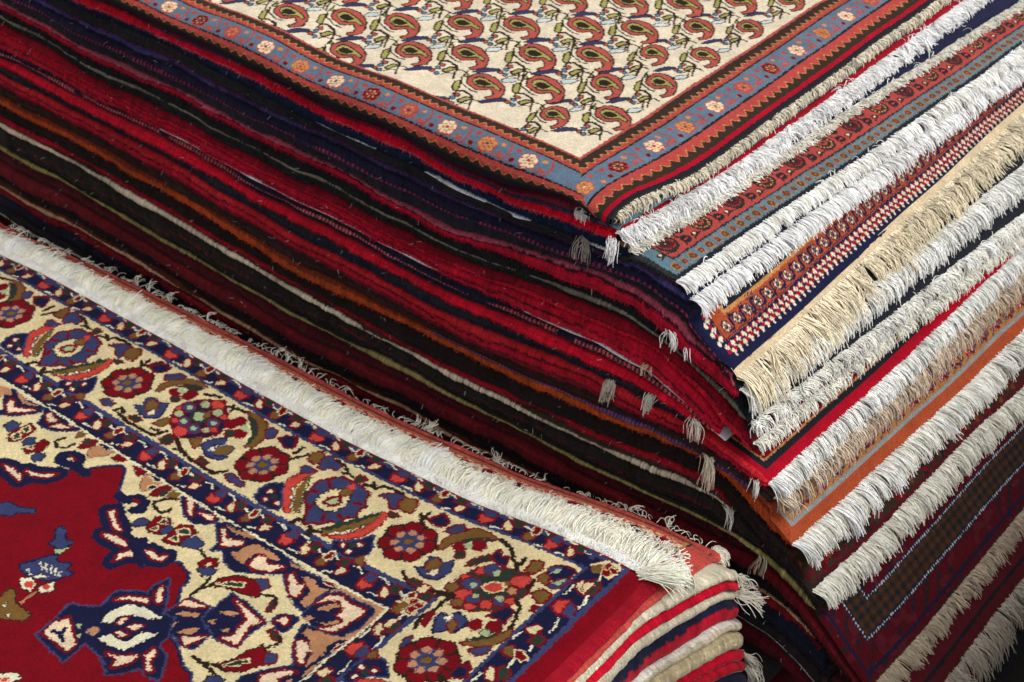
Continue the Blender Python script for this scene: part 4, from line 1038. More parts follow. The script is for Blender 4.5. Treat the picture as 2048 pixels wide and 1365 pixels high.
# ------------------------------------------------------------------ the carpets of the back pile, top to bottom
RED, CRIM = (206, 14, 44), (176, 12, 40)
BACK = {
 0: dict(label='ivory carpet with red paisleys and a blue flower border, topmost of the back pile'),
 1: dict(label='dark maroon carpet edge right below the ivory paisley carpet, with a white tuft', left=banded((0, .5, (84, 20, 38)), (.5, 1, (120, 30, 52)))),
 2: dict(label='blue carpet with small orange flowers at its end, right under the ivory paisley carpet', left=banded((0, 1, (44, 70, 100))), strip=(2.6, paint_teal, 'T')),
 3: dict(label='bright red carpet with long untidy white fringe, just under the paisley carpet', left=banded((0, .68, (222, 10, 46)), (.68, 1, (226, 96, 112))), strip=(3.2, paint_red_band, 'R'), fr=(2.3, (250, 249, 246), 42 , dict(tilt0=-0.35, tilt1=1.0, spread=.5, wave=.5, clump=.7, lift=1.2))),
 4: dict(label='navy blue carpet with a tan line and cream fringe, lying under the bright red carpet', left=banded((0, 1, (22, 38, 70))), strip=(3.0, paint_navy, 'n'), fr=(1.35, (246, 238, 222), 42 , dict(tilt0=-0.45, tilt1=1.1, spread=.45, wave=.45, clump=.6, lift=1.1))),
 5: dict(label='black sided carpet whose end shows red floral bands and a flowered teal strip', left=banded((0, .82, (38, 37, 40)), (.82, 1, (96, 18, 40))), strip=(7.0, paint_floral, 'S'), fr=(1.8, (244, 242, 234), 42 , dict(tilt0=-0.25, tilt1=1.0, spread=.22, wave=.15, clump=.5, lift=.5))),
 6: dict(label='navy carpet with purple edge and tidy white fringe, just above the salmon banded one', left=banded((0, .5, (72, 64, 118)), (.5, 1, (36, 35, 62))), strip=(2.6, paint_dotted, 'n'), fr=(2.1, (250, 249, 246), 32 , dict(tilt0=-0.3, tilt1=0.95, spread=.2, wave=.14, clump=.5, lift=.5))),
 7: dict(label='navy carpet with salmon rosette band, red and white stars and long beige fringe', left=banded((0, .45, (34, 32, 58)), (.45, 1, (38, 38, 50))), cord=dict(at=.4, rad=.3, col=(34, 28, 58), dots=(140, 46, 70), pitch=.62, duty=.36), strip=(6.2, paint_salmon, 'n', .6)),
 8: dict(label='red carpet with pink lip, its grey white fringe spreading under the beige fringe', left=banded((0, .16, (168, 74, 92)), (.16, .3, (60, 16, 30)), (.3, 1, (188, 16, 50))), strip=(3.0, paint_black, 'D'), fr=(3.1, (236, 236, 230), 32 , dict(tilt0=-0.2, tilt1=1.25, spread=.4, wave=.4, clump=.7, lift=1.0))),  # dark band below the pink lip is painted gap shade
 9: dict(label='black carpet with a pale grey selvedge line, directly under the red carpet with pink lip', left=banded((0, 1, (25, 27, 30))), cord=dict(at=.5, rad=.24, col=(104, 100, 88), pitch=.3), strip=(3.0, paint_black, 'D'), fr=(2.0, (236, 235, 226), 32 , dict(tilt0=-0.5, tilt1=1.1, spread=.6, wave=.7, clump=.7, lift=1.1))),
 10: dict(label='thick crimson carpet roll with curly off white fringe, below the black carpet', left=banded((0, .45, (130, 8, 30)), (.45, .55, (60, 6, 20)), (.55, 1, (200, 18, 50))), strip=(2.4, paint_maroon, 'M'), fr=(1.7, (238, 236, 222), 32 , dict(tilt0=-0.5, tilt1=1.1, spread=.6, wave=.8, clump=.6, lift=1.0))),  # narrow middle band paints the shade in the gap between rolls
 11: dict(label='double crimson carpet edge above the thin white sheet line', left=banded((0, .4, (176, 14, 44)), (.4, .5, (70, 6, 22)), (.5, 1, (198, 20, 54)))),  # thin dark band: shade between the two edges, put into the colour
 12: dict(label='navy carpet with salmon dashes on its edge, under the thin white sheet line', left=banded((0, 1, (27, 28, 50))), cord=dict(at=.5, rad=.26, col=(30, 28, 52), dots=(196, 96, 92), pitch=.5, duty=.5)),
 13: dict(label='narrow bright red carpet edge below the navy carpet with salmon dashes', left=banded((0, 1, (204, 16, 44)))),
 14: dict(label='plain dark navy carpet edge between two red carpets in mid pile', left=banded((0, .5, (40, 40, 48)), (.5, 1, (24, 30, 54)))),
 15: dict(label='crimson carpet with black and orange lines at its pointed corner and grey fringe', left=banded((0, .25, (180, 30, 40)), (.25, .35, (70, 8, 24)), (.35, .65, (168, 12, 40)), (.65, .72, (60, 8, 22)), (.72, 1, (128, 12, 34))), strip=(6.0, paint_crimson, 'R'), fr=(2.2, (240, 241, 234), 36 , dict(tilt0=-0.1, tilt1=1.2, spread=.22, wave=.18, clump=.5, lift=.5))),  # two thin dark bands are groove shade painted on the edge
 16: dict(label='dark brown carpet with twisted greyish beige fringe over a gold flowered end', left=banded((0, 1, (50, 34, 32))), strip=(2.6, paint_beige, 'K'), fr=(2.8, (206, 188, 166), 24, dict(tilt0=-0.35, tilt1=1.25, spread=.45, wave=.45, clump=.55, lift=.9, rad=.06))),
 17: dict(label='orange edged carpet with a grey line, gold flowered band and thick white fringe', left=banded((0, .3, (120, 46, 24)), (.3, 1, (186, 76, 28))), cord=dict(at=.05, rad=.3, col=(46, 52, 96), dots=(150, 74, 100), pitch=.45, duty=.35, span=(-22, 21)), strip=(6.5, paint_gold, 'G', .55), fr=(3.0, (250, 248, 234), 36 , dict(tilt0=-0.25, tilt1=1.05, spread=.16, wave=.14, clump=.6, lift=.5))),
 18: dict(label='dark red and brown patterned carpet with cream fringe, under the orange edged one', left=banded((0, 1, (30, 18, 18))), strip=(7.0, paint_darkred, 'F'), fr=(2.7, (242, 238, 222), 36 , dict(tilt0=-0.2, tilt1=1.1, spread=.25, wave=.2, clump=.6, lift=.6))),
 19: dict(label='thin red carpet edge right above the cream selvedge line', left=banded((0, 1, (160, 18, 38)))),
 20: dict(label='carpet with a thick cream selvedge running across the dark lower pile', left=banded((0, 1, (60, 44, 38))), cord=dict(at=.55, rad=.36, col=(180, 168, 146), pitch=.3)),
 21: dict(label='thick black carpet between the cream and the khaki selvedge lines', left=banded((0, .55, (34, 30, 26)), (.55, .62, (96, 16, 26)), (.62, 1, (26, 24, 22)))),
 22: dict(label='dark carpet with khaki selvedge, low in the back pile', left=banded((0, 1, (40, 36, 26))), cord=dict(at=.5, rad=.36, col=(128, 116, 70), pitch=.3)),
 23: dict(label='dark red carpet with white dotted lines round a brown checked band', left=banded((0, 1, (74, 12, 24))), strip=(15.0, paint_checks, 'F'), fr=(2.3, (196, 180, 156), 32 , dict(tilt0=-0.1, tilt1=1.2, spread=.3, wave=.25, clump=.6, lift=.5))),
 24: dict(label='dark maroon carpet with knotted cream fringe, under the dotted checked carpet', left=banded((0, 1, (104, 18, 28))), strip=(4.5, paint_maroon, 'M'), fr=(4.0, (204, 194, 176), 30 , dict(tilt0=0.2, tilt1=1.3, spread=.4, wave=.5, clump=.7, lift=.8))),
 25: dict(label='black carpet lowest at the right, below the knotted cream fringe', left=banded((0, 1, (24, 20, 22))), strip=(4.0, paint_black, 'D')),
 26: dict(label='carpet with rust and tan selvedge, low in the back pile above the front fringe', left=banded((0, 1, (90, 40, 30))), cord=dict(at=.5, rad=.32, col=(168, 130, 98), pitch=.3)),
 27: dict(label='dull red carpet edge under the rust and tan selvedge', left=banded((0, 1, (132, 18, 32)))),
 28: dict(label='navy carpet edge near the bottom of the back pile', left=banded((0, 1, (26, 27, 48)))),
 29: dict(label='charcoal carpet edge with a thin pale selvedge, near the bottom of the back pile', left=banded((0, 1, (38, 32, 34))), cord=dict(at=.4, rad=.14, col=(150, 140, 130), pitch=.3)),
 30: dict(label='dark red carpet edge deepest in the gap between the piles', left=banded((0, 1, (92, 14, 26)))),
}
GROUP_BACK = 'carpets stacked in the back pile'
carpets = {}
for k in range(NL):
    sp = BACK[k]
    if k == 0: continue
    P, N, nl = nose_path(k, 70 + k)
    zt = ztop(k, P[:, 0], P[:, 1]); zb = zbot(k, P[:, 0], P[:, 1]); zb = np.where(np.arange(len(P)) > nl + 4, np.maximum(zb, zt - 0.5), zb)
    if k == NL - 1: zb = zb - 0.4
    sh = Shape()
    gv = sp.get('groove', [(.22 + .2 * ((k * 37) % 10) / 10, .2), (.62 + .2 * ((k * 53) % 10) / 10, .24)] if k not in (1, 2) else None)
    i0 = int(np.searchsorted(P[:nl, 0], -96))
    nose(sh, P, N, zt, zb, sp['left'], seed=k, nn=15, end=(nl + 5, PAL[{'S': 'D', 'G': 'O'}.get(sp['strip'][2], sp['strip'][2])] if 'strip' in sp else lin(60, 40, 40)), groove=gv, hairs=(i0, nl + 4, 44, .27))
    if 'strip' in sp:
        w, fn, base = sp['strip'][:3]
        end_strip(sh, k, w, fn, base, y1=52.0 if k >= 18 else 84.0, sc=sp['strip'][3] if len(sp['strip']) > 3 else 1.0)
    o = sh.build('carpet', M_SIDE, origin=(0, 40, round(float(np.interp(0, XS, ZB[k])), 2)))
    tag(o, sp['label'], 'carpet', GROUP_BACK)
    carpets[k] = o
    if 'cord' in sp:
        c = dict(sp['cord']); at = c.pop('at')
        r = np.minimum(0.6 * (zt - zb), 0.75); th = np.arcsin(np.clip(1 - 2 * at, -1, 1))
        cord(o, P[:nl + 4], N[:nl + 4], zb + (zt - zb) * (1 - at), out=-0.05, seed=k, **c)
    if 'fr' in sp:
        L, c, npc, kw = sp['fr']
        fringe(o, k, L, c, npc, **kw)
# pile below what the photograph shows, down to the floor
zf = float(np.interp(0, XS, ZB[NL - 1])) - 0.5
for i in range(6):
    t = (zf + 71.8) / 6
    xs = np.concatenate([np.arange(-135, 24, 1.5)]); P = np.concatenate([np.stack([xs, 0.3 * noise1(xs, 8, 900 + i)], 1), np.stack([np.full(60, 25.0 + i), np.linspace(1, 110, 60)], 1)])
    N = np.concatenate([np.tile([0.0, -1.0], (len(xs), 1)), np.tile([1.0, 0.0], (60, 1))])
    off = np.interp(P[:, 0], XS, ZB[NL - 1]) - 0.5
    top = zf - i * t if i else None
    zt = off if i == 0 else np.full(len(P), zf - i * t - 1.2); zb = np.full(len(P), zf - (i + 1) * t - (1.2 if i < 5 else 0.0))
    sh = Shape(); nose(sh, P, N, np.maximum(zt, zb + 0.5), zb, banded((0, 1, [(40, 30, 30), (90, 14, 26), (26, 26, 40), (60, 40, 30), (30, 24, 26), (84, 20, 28)][i])), inset=14, seed=950 + i)
    o = sh.build('carpet', M_SIDE, origin=(0, 40, zf - (i + 1) * t))
    tag(o, 'thick dark carpet at the foot of the back pile, hidden behind the front pile', 'carpet', 'carpets at the foot of the back pile')

# kilim end and long beige fringe of the salmon banded carpet
o7 = carpets[7]
yy = np.arange(0.2, 84, 0.2); kk = np.linspace(0, 1, 9)
sb = surf_below(7)
Y, Kk = np.meshgrid(yy, kk, indexing='ij')
X = end_x(7, Y) - 0.3 + 1.1 * Kk * 0.75
Z = ztop(7, end_x(7, Y), Y) - 0.2 - 1.0 * Kk ** 1.2 * 0.75
Z = np.maximum(Z, sb(X, Y) + 0.35)
tone = 1 + 0.1 * np.random.default_rng(3).normal(0, 1, Y.shape) + 0.1 * ((np.floor(Y / 0.2) + np.floor(Kk * 8)) % 2)
hole = (Kk > 0.9) & (noise1(Y, 0.35, 66) > 0.45)
KC = lin(196, 176, 144)[None, None] * tone[..., None]; KC[hole] *= 0.45
sh = Shape(); sh.grid(np.stack([X, Y, Z], -1), KC)
sh.build('kilim_end', M_CORD, o7)
r = np.random.default_rng(4); n = 2300
y = np.sort(r.uniform(0.2, 84, n)); x = end_x(7, y) - 0.3 + 1.1 * .75
b = np.stack([x - 0.05, y, np.maximum(ztop(7, end_x(7, y), y) - 0.2 - 0.75, sb(x, y) + 0.35) + r.normal(0, .06, n)], 1)
sh = Shape(); strands(sh, b, np.tile([1.0, 0.0], (n, 1)), 3.9, lin(232, 219, 190), sb, rad=0.058, tilt0=0.25, tilt1=1.15, spread=.28, wave=.3, clump=.55, lift=1.1, seg=9, seed=77)
sh.build('fringe', M_COTTON, o7)

# ------------------------------------------------------------------ top carpet of the back pile
K = Knots(-96.0, 3.6, -4.2, 86.0, 0.105, 'W', seed=3, knot=0.21, jag=0.06)
FE, FL = -5.3, 3.9          # field edges: right end and left side
unit = [(k, c, o, w * (2.3 if k == 'L' else 1.6), p) for k, c, o, w, p in motif(MOTIF_PAIS)]
for c in range(20):
    cx = [-8.2, -12.5, -17.1, -21.9, -27.4, -32.4, -37.8, -42.7][c] if c < 8 else -48.0 - 5.1 * (c - 8)
    y0 = (13.1 if c % 2 == 0 else 9.15) + 0.045 * min(c, 8) ** 2
    for j in range(-2, 11):
        cy = y0 + 8.7 * j + 0.35 * noise1(np.array([c * 3.1 + j]), 1.0, 8)[0]
        if cy < 5.2 or cy > 95: continue
        mir = 0.82 + 0.18 * noise1(np.array([c + j * 7.3]), 1.0, 9)[0]
        if cy < 7.3: mir *= 0.8
        K.motif(unit, lambda p: p * np.array([mir if c < 2 else 1.0, 0.97]) * (0.92 if c == 0 else 1.0) + np.array([cx, cy]))
dx, dy = K.X - FE, FL - K.Y               # distance outside the field, right and left
m = np.maximum(dx, dy * 1.0)
al = np.where(dx > dy, K.Y, K.X)            # position along the border
zig = np.abs((al / 1.05) % 1.0 - 0.5) * 2
def put(cond, c): K.where(cond, c)
md = np.where(dx > dy, np.interp(dx, [-50, 0, .31, 1.49, 2.47, 5.46, 6.76, 7.79, 8.34, 9.2], [-50, 0, .2, 1.03, 1.95, 4.55, 5.5, 6.5, 6.95, 7.8]), dy)
put(md > -0.05, 's'); put(md > 0.2, 'K'); put(md > 0.75 + 0.55 * zig, 'Y'); put(md > 0.9 + 0.55 * zig, 'S'); put(md > 1.62, 'O'); put(md > 1.75, 'D'); put(md > 1.95, 'A'); put(md > 4.55, 'D'); put(md > 4.75, 'S')
zig2 = np.abs((al / 1.35) % 1.0 - 0.5) * 2
put(md > 5.2 + 0.6 * zig2, 'Y'); put(md > 5.32 + 0.6 * zig2, 'K'); put((dx <= dy) & (md > 6.1), 'D')
put((dx > dy) & (md > 6.5), 'R'); put((dx > dy) & (md > 6.95), 'D')
rosette(K, FE + 3.9, FL - 3.5, 1.0, 'Y', 'S', 'Y', 'S', 'p', 6, 0.4)
K.blob(FE + 3.1, 2.2, .3, .26, 's', 'S', .05); K.blob(FE + 4.9, 2.4, .3, .26, 'Y', 'S', .05)
for j in range(-1, 22):
    p = ('p', 'Y', 'p', 's', 'M')[j % 5]
    for side in (0, 1):
        t = (10.7 + j * 5.45) if side == 0 else (-9.0 - j * 5.1)
        u = (lambda a, q: (FE + 3.95 + a, q)) if side == 0 else (lambda a, q: (q, FL - 3.25 - a))
        if (side == 0 and t > 85) or (side == 1 and j < 0): continue
        cx, cy = u(0.15, t); rosette(K, cx, cy, 1.0, p, 'S', p, 'Y' if p != 'Y' else 'S', 'N' if j % 2 else 'S', 6, 0.4)
        for a, q, c in ((-0.55, 1.6, 'Y'), (0.7, 1.9, 's'), (0.75, -1.7, 'M'), (-0.6, -1.6, 'S')):
            bx, by = u(a, t + q); K.blob(bx, by, 0.3, 0.26, c, 'S', 0.05)
        K.stroke(np.array([u(-1.1, t + 2.2), u(-0.1, t + 2.75), u(1.15, t + 2.5)]), 0.12, 'S')
        K.stroke(np.array([u(1.1, t + 2.5), u(0.9, t + 0.9), u(1.1, t - 0.6)]), 0.07, 'S')
U, V = np.meshgrid(K.x, K.y, indexing='ij')
C = K.colours()
# lie flat, roll over the left edge, sag at the fringed end
RV = [-4.2, -3.4, -2.4, -1.4, -0.4, 0.8, 2.2, 4.0, 6.0, 120.0]
vy = np.interp(V, RV, [-0.3, -0.8, -0.95, -0.75, -0.15, 0.9, 2.15, 4.0, 6.0, 120.0])
vz = np.interp(V, RV, [-3.9, -3.4, -2.6, -1.8, -1.05, -0.5, -0.16, 0.0, 0.0, 0.0])
zb0 = np.interp(U, XS, ZB[0])
vz = vz * np.clip((-zb0 - 0.02) / 3.9, 0.28, 1.0)
ex = end_x(0, np.maximum(vy, 0))
ux = np.where(U > FE, FE + (U - FE) * (ex - FE) / (3.6 - FE), U)
uz = -0.9 * smooth(-3.5, 3.6, U) ** 1.5
uz = uz * (0.45 + 0.55 * smooth(0, 10, V))
und = 0.22 * noise2(U, V, 12, 51) + 0.07 * noise2(U, V, 4, 52)
und += 0.35 * noise1(U, 9.5, 53) * smooth(16, 3, V)
Zz = vz + uz + und * smooth(-3, 1, V) + 0.01 * np.random.default_rng(5).normal(0, 1, U.shape)
sh = Shape(); sh.grid(np.stack([ux, vy, Zz], -1), C)
# thickness at the fringed end, then the rest of the carpet out of the picture
ok_ = V[-1] > -1.4; vyl, zzl = vy[-1][ok_], Zz[-1][ok_]
yr = np.arange(-0.6, 86, 0.3); e = end_x(0, np.maximum(yr, 0)); zt = np.interp(yr, vyl, zzl)
G = np.stack([np.stack([e + o1, yr, zt - d1], -1) for o1, d1 in ((0, 0), (.12, .2), (.05, .7), (-.4, .9), (-4, .9))], 1); sh.grid(G, lin(44, 38, 36))
gx, gy = np.meshgrid(np.linspace(-135, -96, 10), np.linspace(0.5, 110, 20), indexing='ij'); sh.grid(np.stack([gx, gy, np.full(gx.shape, -0.05)], -1), lin(200, 180, 150))
gx, gy = np.meshgrid(np.linspace(-96, 3, 20), np.linspace(86, 110, 8), indexing='ij'); sh.grid(np.stack([gx, gy, np.full(gx.shape, -0.05)], -1), lin(200, 180, 150))
top = sh.build('carpet', M_PILE, origin=(0, 40, -1.2)); tag(top, BACK[0]['label'], 'carpet', GROUP_BACK); carpets[0] = top
r = np.random.default_rng(14); n = 3300
y = np.sort(r.uniform(-0.2, 86, n)); e = end_x(0, np.maximum(y, 0)); zt = np.interp(y, vyl, zzl)
b = np.stack([e - 0.1, y, zt - 0.3 - 0.4 * r.uniform(0, 1, n)], 1)
sh = Shape(); strands(sh, b, np.tile([1.0, 0.0], (n, 1)), 1.35, lin(212, 202, 180), surf_below(0), rad=.07, tilt0=-0.7, tilt1=1.2, spread=.9, wave=1.1, clump=.5, lift=.5, seg=7, seed=15, colvar=.18)
sh.build('fringe', M_COTTON, top)

# ------------------------------------------------------------------ loose tassels at the corners of the back pile
def edge_pt(k, x, f=0.5, dy=-0.25):
    return (x, dy, float(np.interp(x, XS, ZB[k]) * f + np.interp(x, XS, ZT[k]) * (1 - f)))
for k, x, L, n, c, d in [(1, -1.6, 0.9, 60, (240, 236, 232), (.2, -1)), (3, 2.0, 2.2, 40, (246, 246, 244), (.3, -1)), (4, -1.5, 2.1, 26, (150, 140, 130), (.6, -1)), (8, 9.3, 1.8, 24, (240, 240, 236), (.5, -1)), (8, 11.2, 1.2, 6, (240, 240, 238), (.9, -1)),
                         (11, 7.4, 1.2, 12, (214, 196, 160), (.2, -1)), (13, 8.0, 2.1, 50, (206, 200, 188), (-.2, -1)), (14, 3.2, 2.2, 44, (196, 188, 172), (-.5, -1)), (12, 13.2, 2.0, 34, (222, 214, 200), (.9, -1)), (16, 15.2, 3.2, 44, (214, 200, 178), (.1, -1)), (20, 18.0, 2.2, 20, (200, 196, 186), (.7, -1)), (15, 20.6, 1.8, 24, (222, 218, 208), (.2, -1)), (22, 22.6, 2.2, 18, (170, 164, 140), (.1, -1))]:
    tassel(carpets[k], edge_pt(k, x), d, L, n, lin(*c), spread=.3, seed=int(abs(x * 10)) + k, tilt=1.25)
# protective sheets caught between carpets: a bright sliver shows along the pile edge
def sliver(k, x0, x1, label, w=0.25, seed=1, gaps=0.2):
    xs = np.arange(x0, x1, 0.3)
    z = np.interp(xs, XS, ZB[k]) + 0.0
    yo = 0.35 - 0.5 * w * (0.5 + 0.9 * noise1(xs, 3.5, seed)) * smooth(x0, x0 + 2, xs) * smooth(x1, x1 - 2, xs)
    sh = Shape()
    up = 0.1 * noise1(xs, 2.2, seed + 3) - 0.1
    G = np.stack([np.stack([xs, np.full(xs.shape, 2.0), z], -1), np.stack([xs, np.full(xs.shape, 0.6), z], -1), np.stack([xs, yo, z + 0.12 + up], -1), np.stack([xs, yo - 0.01, z + 0.06 + up], -1), np.stack([xs, np.full(xs.shape, 0.6), z - 0.05], -1), np.stack([xs, np.full(xs.shape, 2.0), z - 0.05], -1)], 1)
    sh.grid(G, (0.8, 0.8, 0.8))
    o = sh.build('paper_sheet', M_PAPER); tag(o, label, 'paper sheet', 'sheets between the carpets')
sliver(4, -37.5, -28.5, 'thin white sheet edge under the navy carpet, upper left piece', .3, 5)
sliver(4, -22.0, -8.0, 'bright white sheet edge between the navy and the black carpet, longest piece', .5, 6)
sliver(4, -2.2, 2.6, 'short white sheet edge beside the grey tassel near the pile corner', .5, 7)
sliver(11, -8.5, 16.5, 'thin white sheet line under the double crimson edge, reaching the corner', .28, 8)
sliver(11, -64.0, -20.0, 'faint white sheet line along the far left of the crimson edges', .14, 9)

SHADE_PILE_X, SHADE_PILE_Y0, SHADE_PILE_Y1 = 62.0, -8.0, 110.0
# ------------------------------------------------------------------ unseen third pile, added to shade the lower right
rows = [(150, 140, 120), (120, 16, 34), (40, 36, 50), (170, 20, 44), (60, 44, 36), (190, 176, 150)]
zz = -71.8
for i in range(24):
    hgt = 3.1 + 0.25 * math.sin(i * 2.3)
    ys = np.arange(SHADE_PILE_Y0, SHADE_PILE_Y1, 1.0); off = SHADE_PILE_X + 0.8 * math.sin(i * 1.9) + 0.4 * noise1(ys, 9, 700 + i)
    P = np.concatenate([np.stack([off[::-1], ys[::-1]], 1), np.stack([np.linspace(off[0] + .5, off[0] + 70, 70), np.full(70, SHADE_PILE_Y0 + 0.5 * math.sin(i))], 1)])
    N = np.concatenate([np.tile([-1.0, 0.0], (len(ys), 1)), np.tile([0.0, -1.0], (70, 1))])
    sh = Shape(); nose(sh, P, N, np.full(len(P), zz + hgt), np.full(len(P), zz), banded((0, 1, rows[i % 6])), inset=12, seed=730 + i)
    if i == 23:
        gx, gy = np.meshgrid(np.linspace(SHADE_PILE_X + 8, SHADE_PILE_X + 70, 8), np.linspace(SHADE_PILE_Y0 + 2, SHADE_PILE_Y1, 14), indexing='ij'); sh.grid(np.stack([gx, gy, np.full(gx.shape, zz + hgt - .03)], -1), lin(120, 16, 34))
    o = sh.build('carpet', M_SIDE, origin=(SHADE_PILE_X + 30, 30, zz)); tag(o, 'carpet of the unseen third pile, added to shade the lower right', 'carpet', 'carpets of the added shading pile')
    zz += hgt

# ================================================================== FRONT PILE of folded carpets
LX = [-130, -90, -75, -50, -30, -24, -4, 4, 12, 20]; LZ = [-5.5, -4, -2, -.3, .6, 1, 3.5, 5.5, 7, 7.5]
xs_ = np.arange(-130, 25, 0.5); k_ = np.hanning(15); k_ /= k_.sum()
_l = np.convolve(np.pad(np.interp(xs_, LX, LZ), 7, mode='edge'), k_, mode='valid')
def lift(x): return np.interp(x, xs_, _l)
def zB(x): return -36.5 + lift(x)
SL = -0.0185
def line_y(c, x): return c + SL * (np.asarray(x, float) + 85)
OY, B1Y, B2Y, B3Y, B4Y = -10.35, -10.85, -13.3, -24.25, -27.7
OX, B1X, B2X, B3X, B4X = 17.0, 15.1, 11.45, 2.0, -1.0
GROUP_FRONT = 'folded carpets in the front pile'

# ---- pattern of the big red, navy and cream carpet
K = Knots(-97.0, 17.0, -64.0, -10.3, 0.085, 'r', seed=21, knot=0.25, jag=0.125)
K.lw, K.ow = 0.85, 1.5
X, Y = K.X, K.Y
dyb = Y - SL * (X + 85)                     # straightened distance along the back edge
t_back = dyb
def zone(cb, cr): return (dyb > cb) | (X > cr)
inside = ~zone(B4Y, B4X)
K.where(inside, 'c')
F = motif(MOTIF_F); A = motif(MOTIF_A)
cxm, cym = B4X, B4Y + SL * (B4X + 85)
mirror = lambda p: np.stack([cxm + (p[:, 1] - cym) / 0.86, cym + (p[:, 0] - cxm) * 0.86], 1)
same = lambda p: p
# red medallion field: traced half, its mirror image, joined along the diagonal
red = motif(MOTIF_RED)[0][4]
tip = red[-1]
full = np.concatenate([red, mirror(red)[::-1], np.array([[-60, -110], [-130, -110], [-130, -30]])])
K.stroke(full, 0.42, 'b', True); K.stroke(full, 0.22, 'n', True); K.fill(full, 'r')
K.motif(F, mirror, .06); K.motif(F, same, .06); K.motif(A, same, .07)
K.motif(motif(MOTIF_R), same); 
# second palmette branch of the field, farther left
K.motif(motif(MOTIF_R), lambda p: np.stack([-52 + (p[:, 1] - cym) * 0.9 + 2, p[:, 0] * 0.0 + cym + (p[:, 0] - cxm) * 0.9 - 2], 1))
# borders
K.where(zone(B4Y, B4X), 'w'); K.where(zone(B4Y + .22, B4X + .22), 'x'); K.where(zone(B4Y + .4, B4X + .4), 'n')
K.where(zone(B3Y - .3, B3X - .3), 'b'); K.where(zone(B3Y + .35, B3X + .35), 'c')
K.where(zone(B2Y - .12, B2X - .12), 'b'); K.where(zone(B2Y + .28, B2X + .28), 'n'); K.where(zone(B1Y - .55, B1X - .55), 'b'); K.where(zone(B1Y - .02, B1X - .02), 'r')
P2_ = [(k, c, o, w * (1.9 if (k == 'L' and c == 'd') else 1.0), ((p - p.mean(0)) * (1.35 if c == 'c' else 1.0) + p.mean(0))) for k, c, o, w, p in motif(MOTIF_P)]
P_, M_, C_, U_ = motif(MOTIF_P), motif(MOTIF_M), motif(MOTIF_C), motif(MOTIF_U)
sh_ = lambda ax, ay: (lambda p: p + np.array([ax, ay]))
by = lambda y, x, x0: y + SL * (x - x0)
for i in range(-1, 1): 
    x = -16.85 + 43.98 * i; K.motif(P2_, sh_(x, -20.14 + (0.85 if i == -1 else 0)), .1)
K.motif(M_, sh_(-38.65, -18.76), .07); K.motif(M_, sh_(-82.4, -18.0))
for x, y in ((-72.4, -18.9), (-49.9, -19.5), (-27.3, -20.1), (-6.0, -20.6)): rosette(K, x, y, 2.95, 'r', 'x', 'b', 't', 'o', 7, 0.2, 1.0, 0.98)
for x in (-94.5,): rosette(K, x, -18.5, 2.95, 'r', 'x', 'b', 't', 'o', 7)
K.motif(C_, same, .07)
rosette(K, 7.0, -32.7, 2.95, 'r', 'x', 'b', 't', 'o', 7, 0.5)
# right main border continues as the mirror image of the back one
mm = lambda ax, ay: (lambda p: np.stack([7.0 + p[:, 1] * 0.9, ay + p[:, 0]], 1))
K.motif(P_, mm(0, -43.5)); rosette(K, 6.8, -54.5, 2.95, 'r', 'x', 'b', 't', 'o', 7); K.motif(M_, mm(0, -64))
for i in range(-6, 4):
    x = -25.97 + 12.1 * i
    if x < 6: K.motif(U_, lambda p: p + np.array([x, -13.05 + SL * (x + 26)]))
for i in range(-9, 1):
    x = -5.57 + 10.9 * i
    f = lambda p: p * np.array([0.9, 1.0]) + np.array([x, -27.35 + SL * (x + 5.57)])
    K.motif([u for u in U_ if (u[4][:, 0].max() * .9 + x) < B3X - 0.5], f)
K.motif([u for u in U_ if (u[4][:, 0].max() + 10.33) < 16.5], lambda p: p * np.array([0.8, 1.0]) + np.array([6.6, -13.7]))
for cx0, start in ((13.05, -20.6), (0.45, -35.1)):
    for i in range(0, 3):
        K.motif(U_, lambda p: np.stack([cx0 + p[:, 1], start - 13.6 * i + p[:, 0] * 1.12], 1))
for cx0, cy0 in ((13.1, -14.0), (-0.1 + 0.6, -27.6)):
    K.stroke(np.array([[cx0 - 1.3, cy0 - .3], [cx0 - .3, cy0 + .9], [cx0 + 1.2, cy0 + .9], [cx0 + 1.0, cy0 - .9], [cx0 - 1.3, cy0 - .3]]), 0.14, 'c')
    K.blob(cx0 - .5, cy0 - .5, .6, .6, 'o'); K.blob(cx0 + .1, cy0 + .4, .45, .4, 'r', 'c', .08); K.blob(cx0 + .8, cy0 + .2, .5, .4, 'r', 'c', .08); K.blob(cx0 + .5, cy0 - .5, .5, .4, 'r', 'c', .08); K.blob(cx0, cy0 - 0.05, .2, .2, 't')
    K.blob(cx0 + .2, cy0 - 3.0, .5, .65, 'c', 'd', .16); K.blob(cx0 + .9, cy0 - 3.2, .4, .5, 'g', 'd', .14)
# outlines that fade into one another would look printed: re-draw the straight dividing lines last
U, V = np.meshgrid(K.x, K.y, indexing='ij')
C = K.colours()
yb = line_y(OY, U)
keep = None
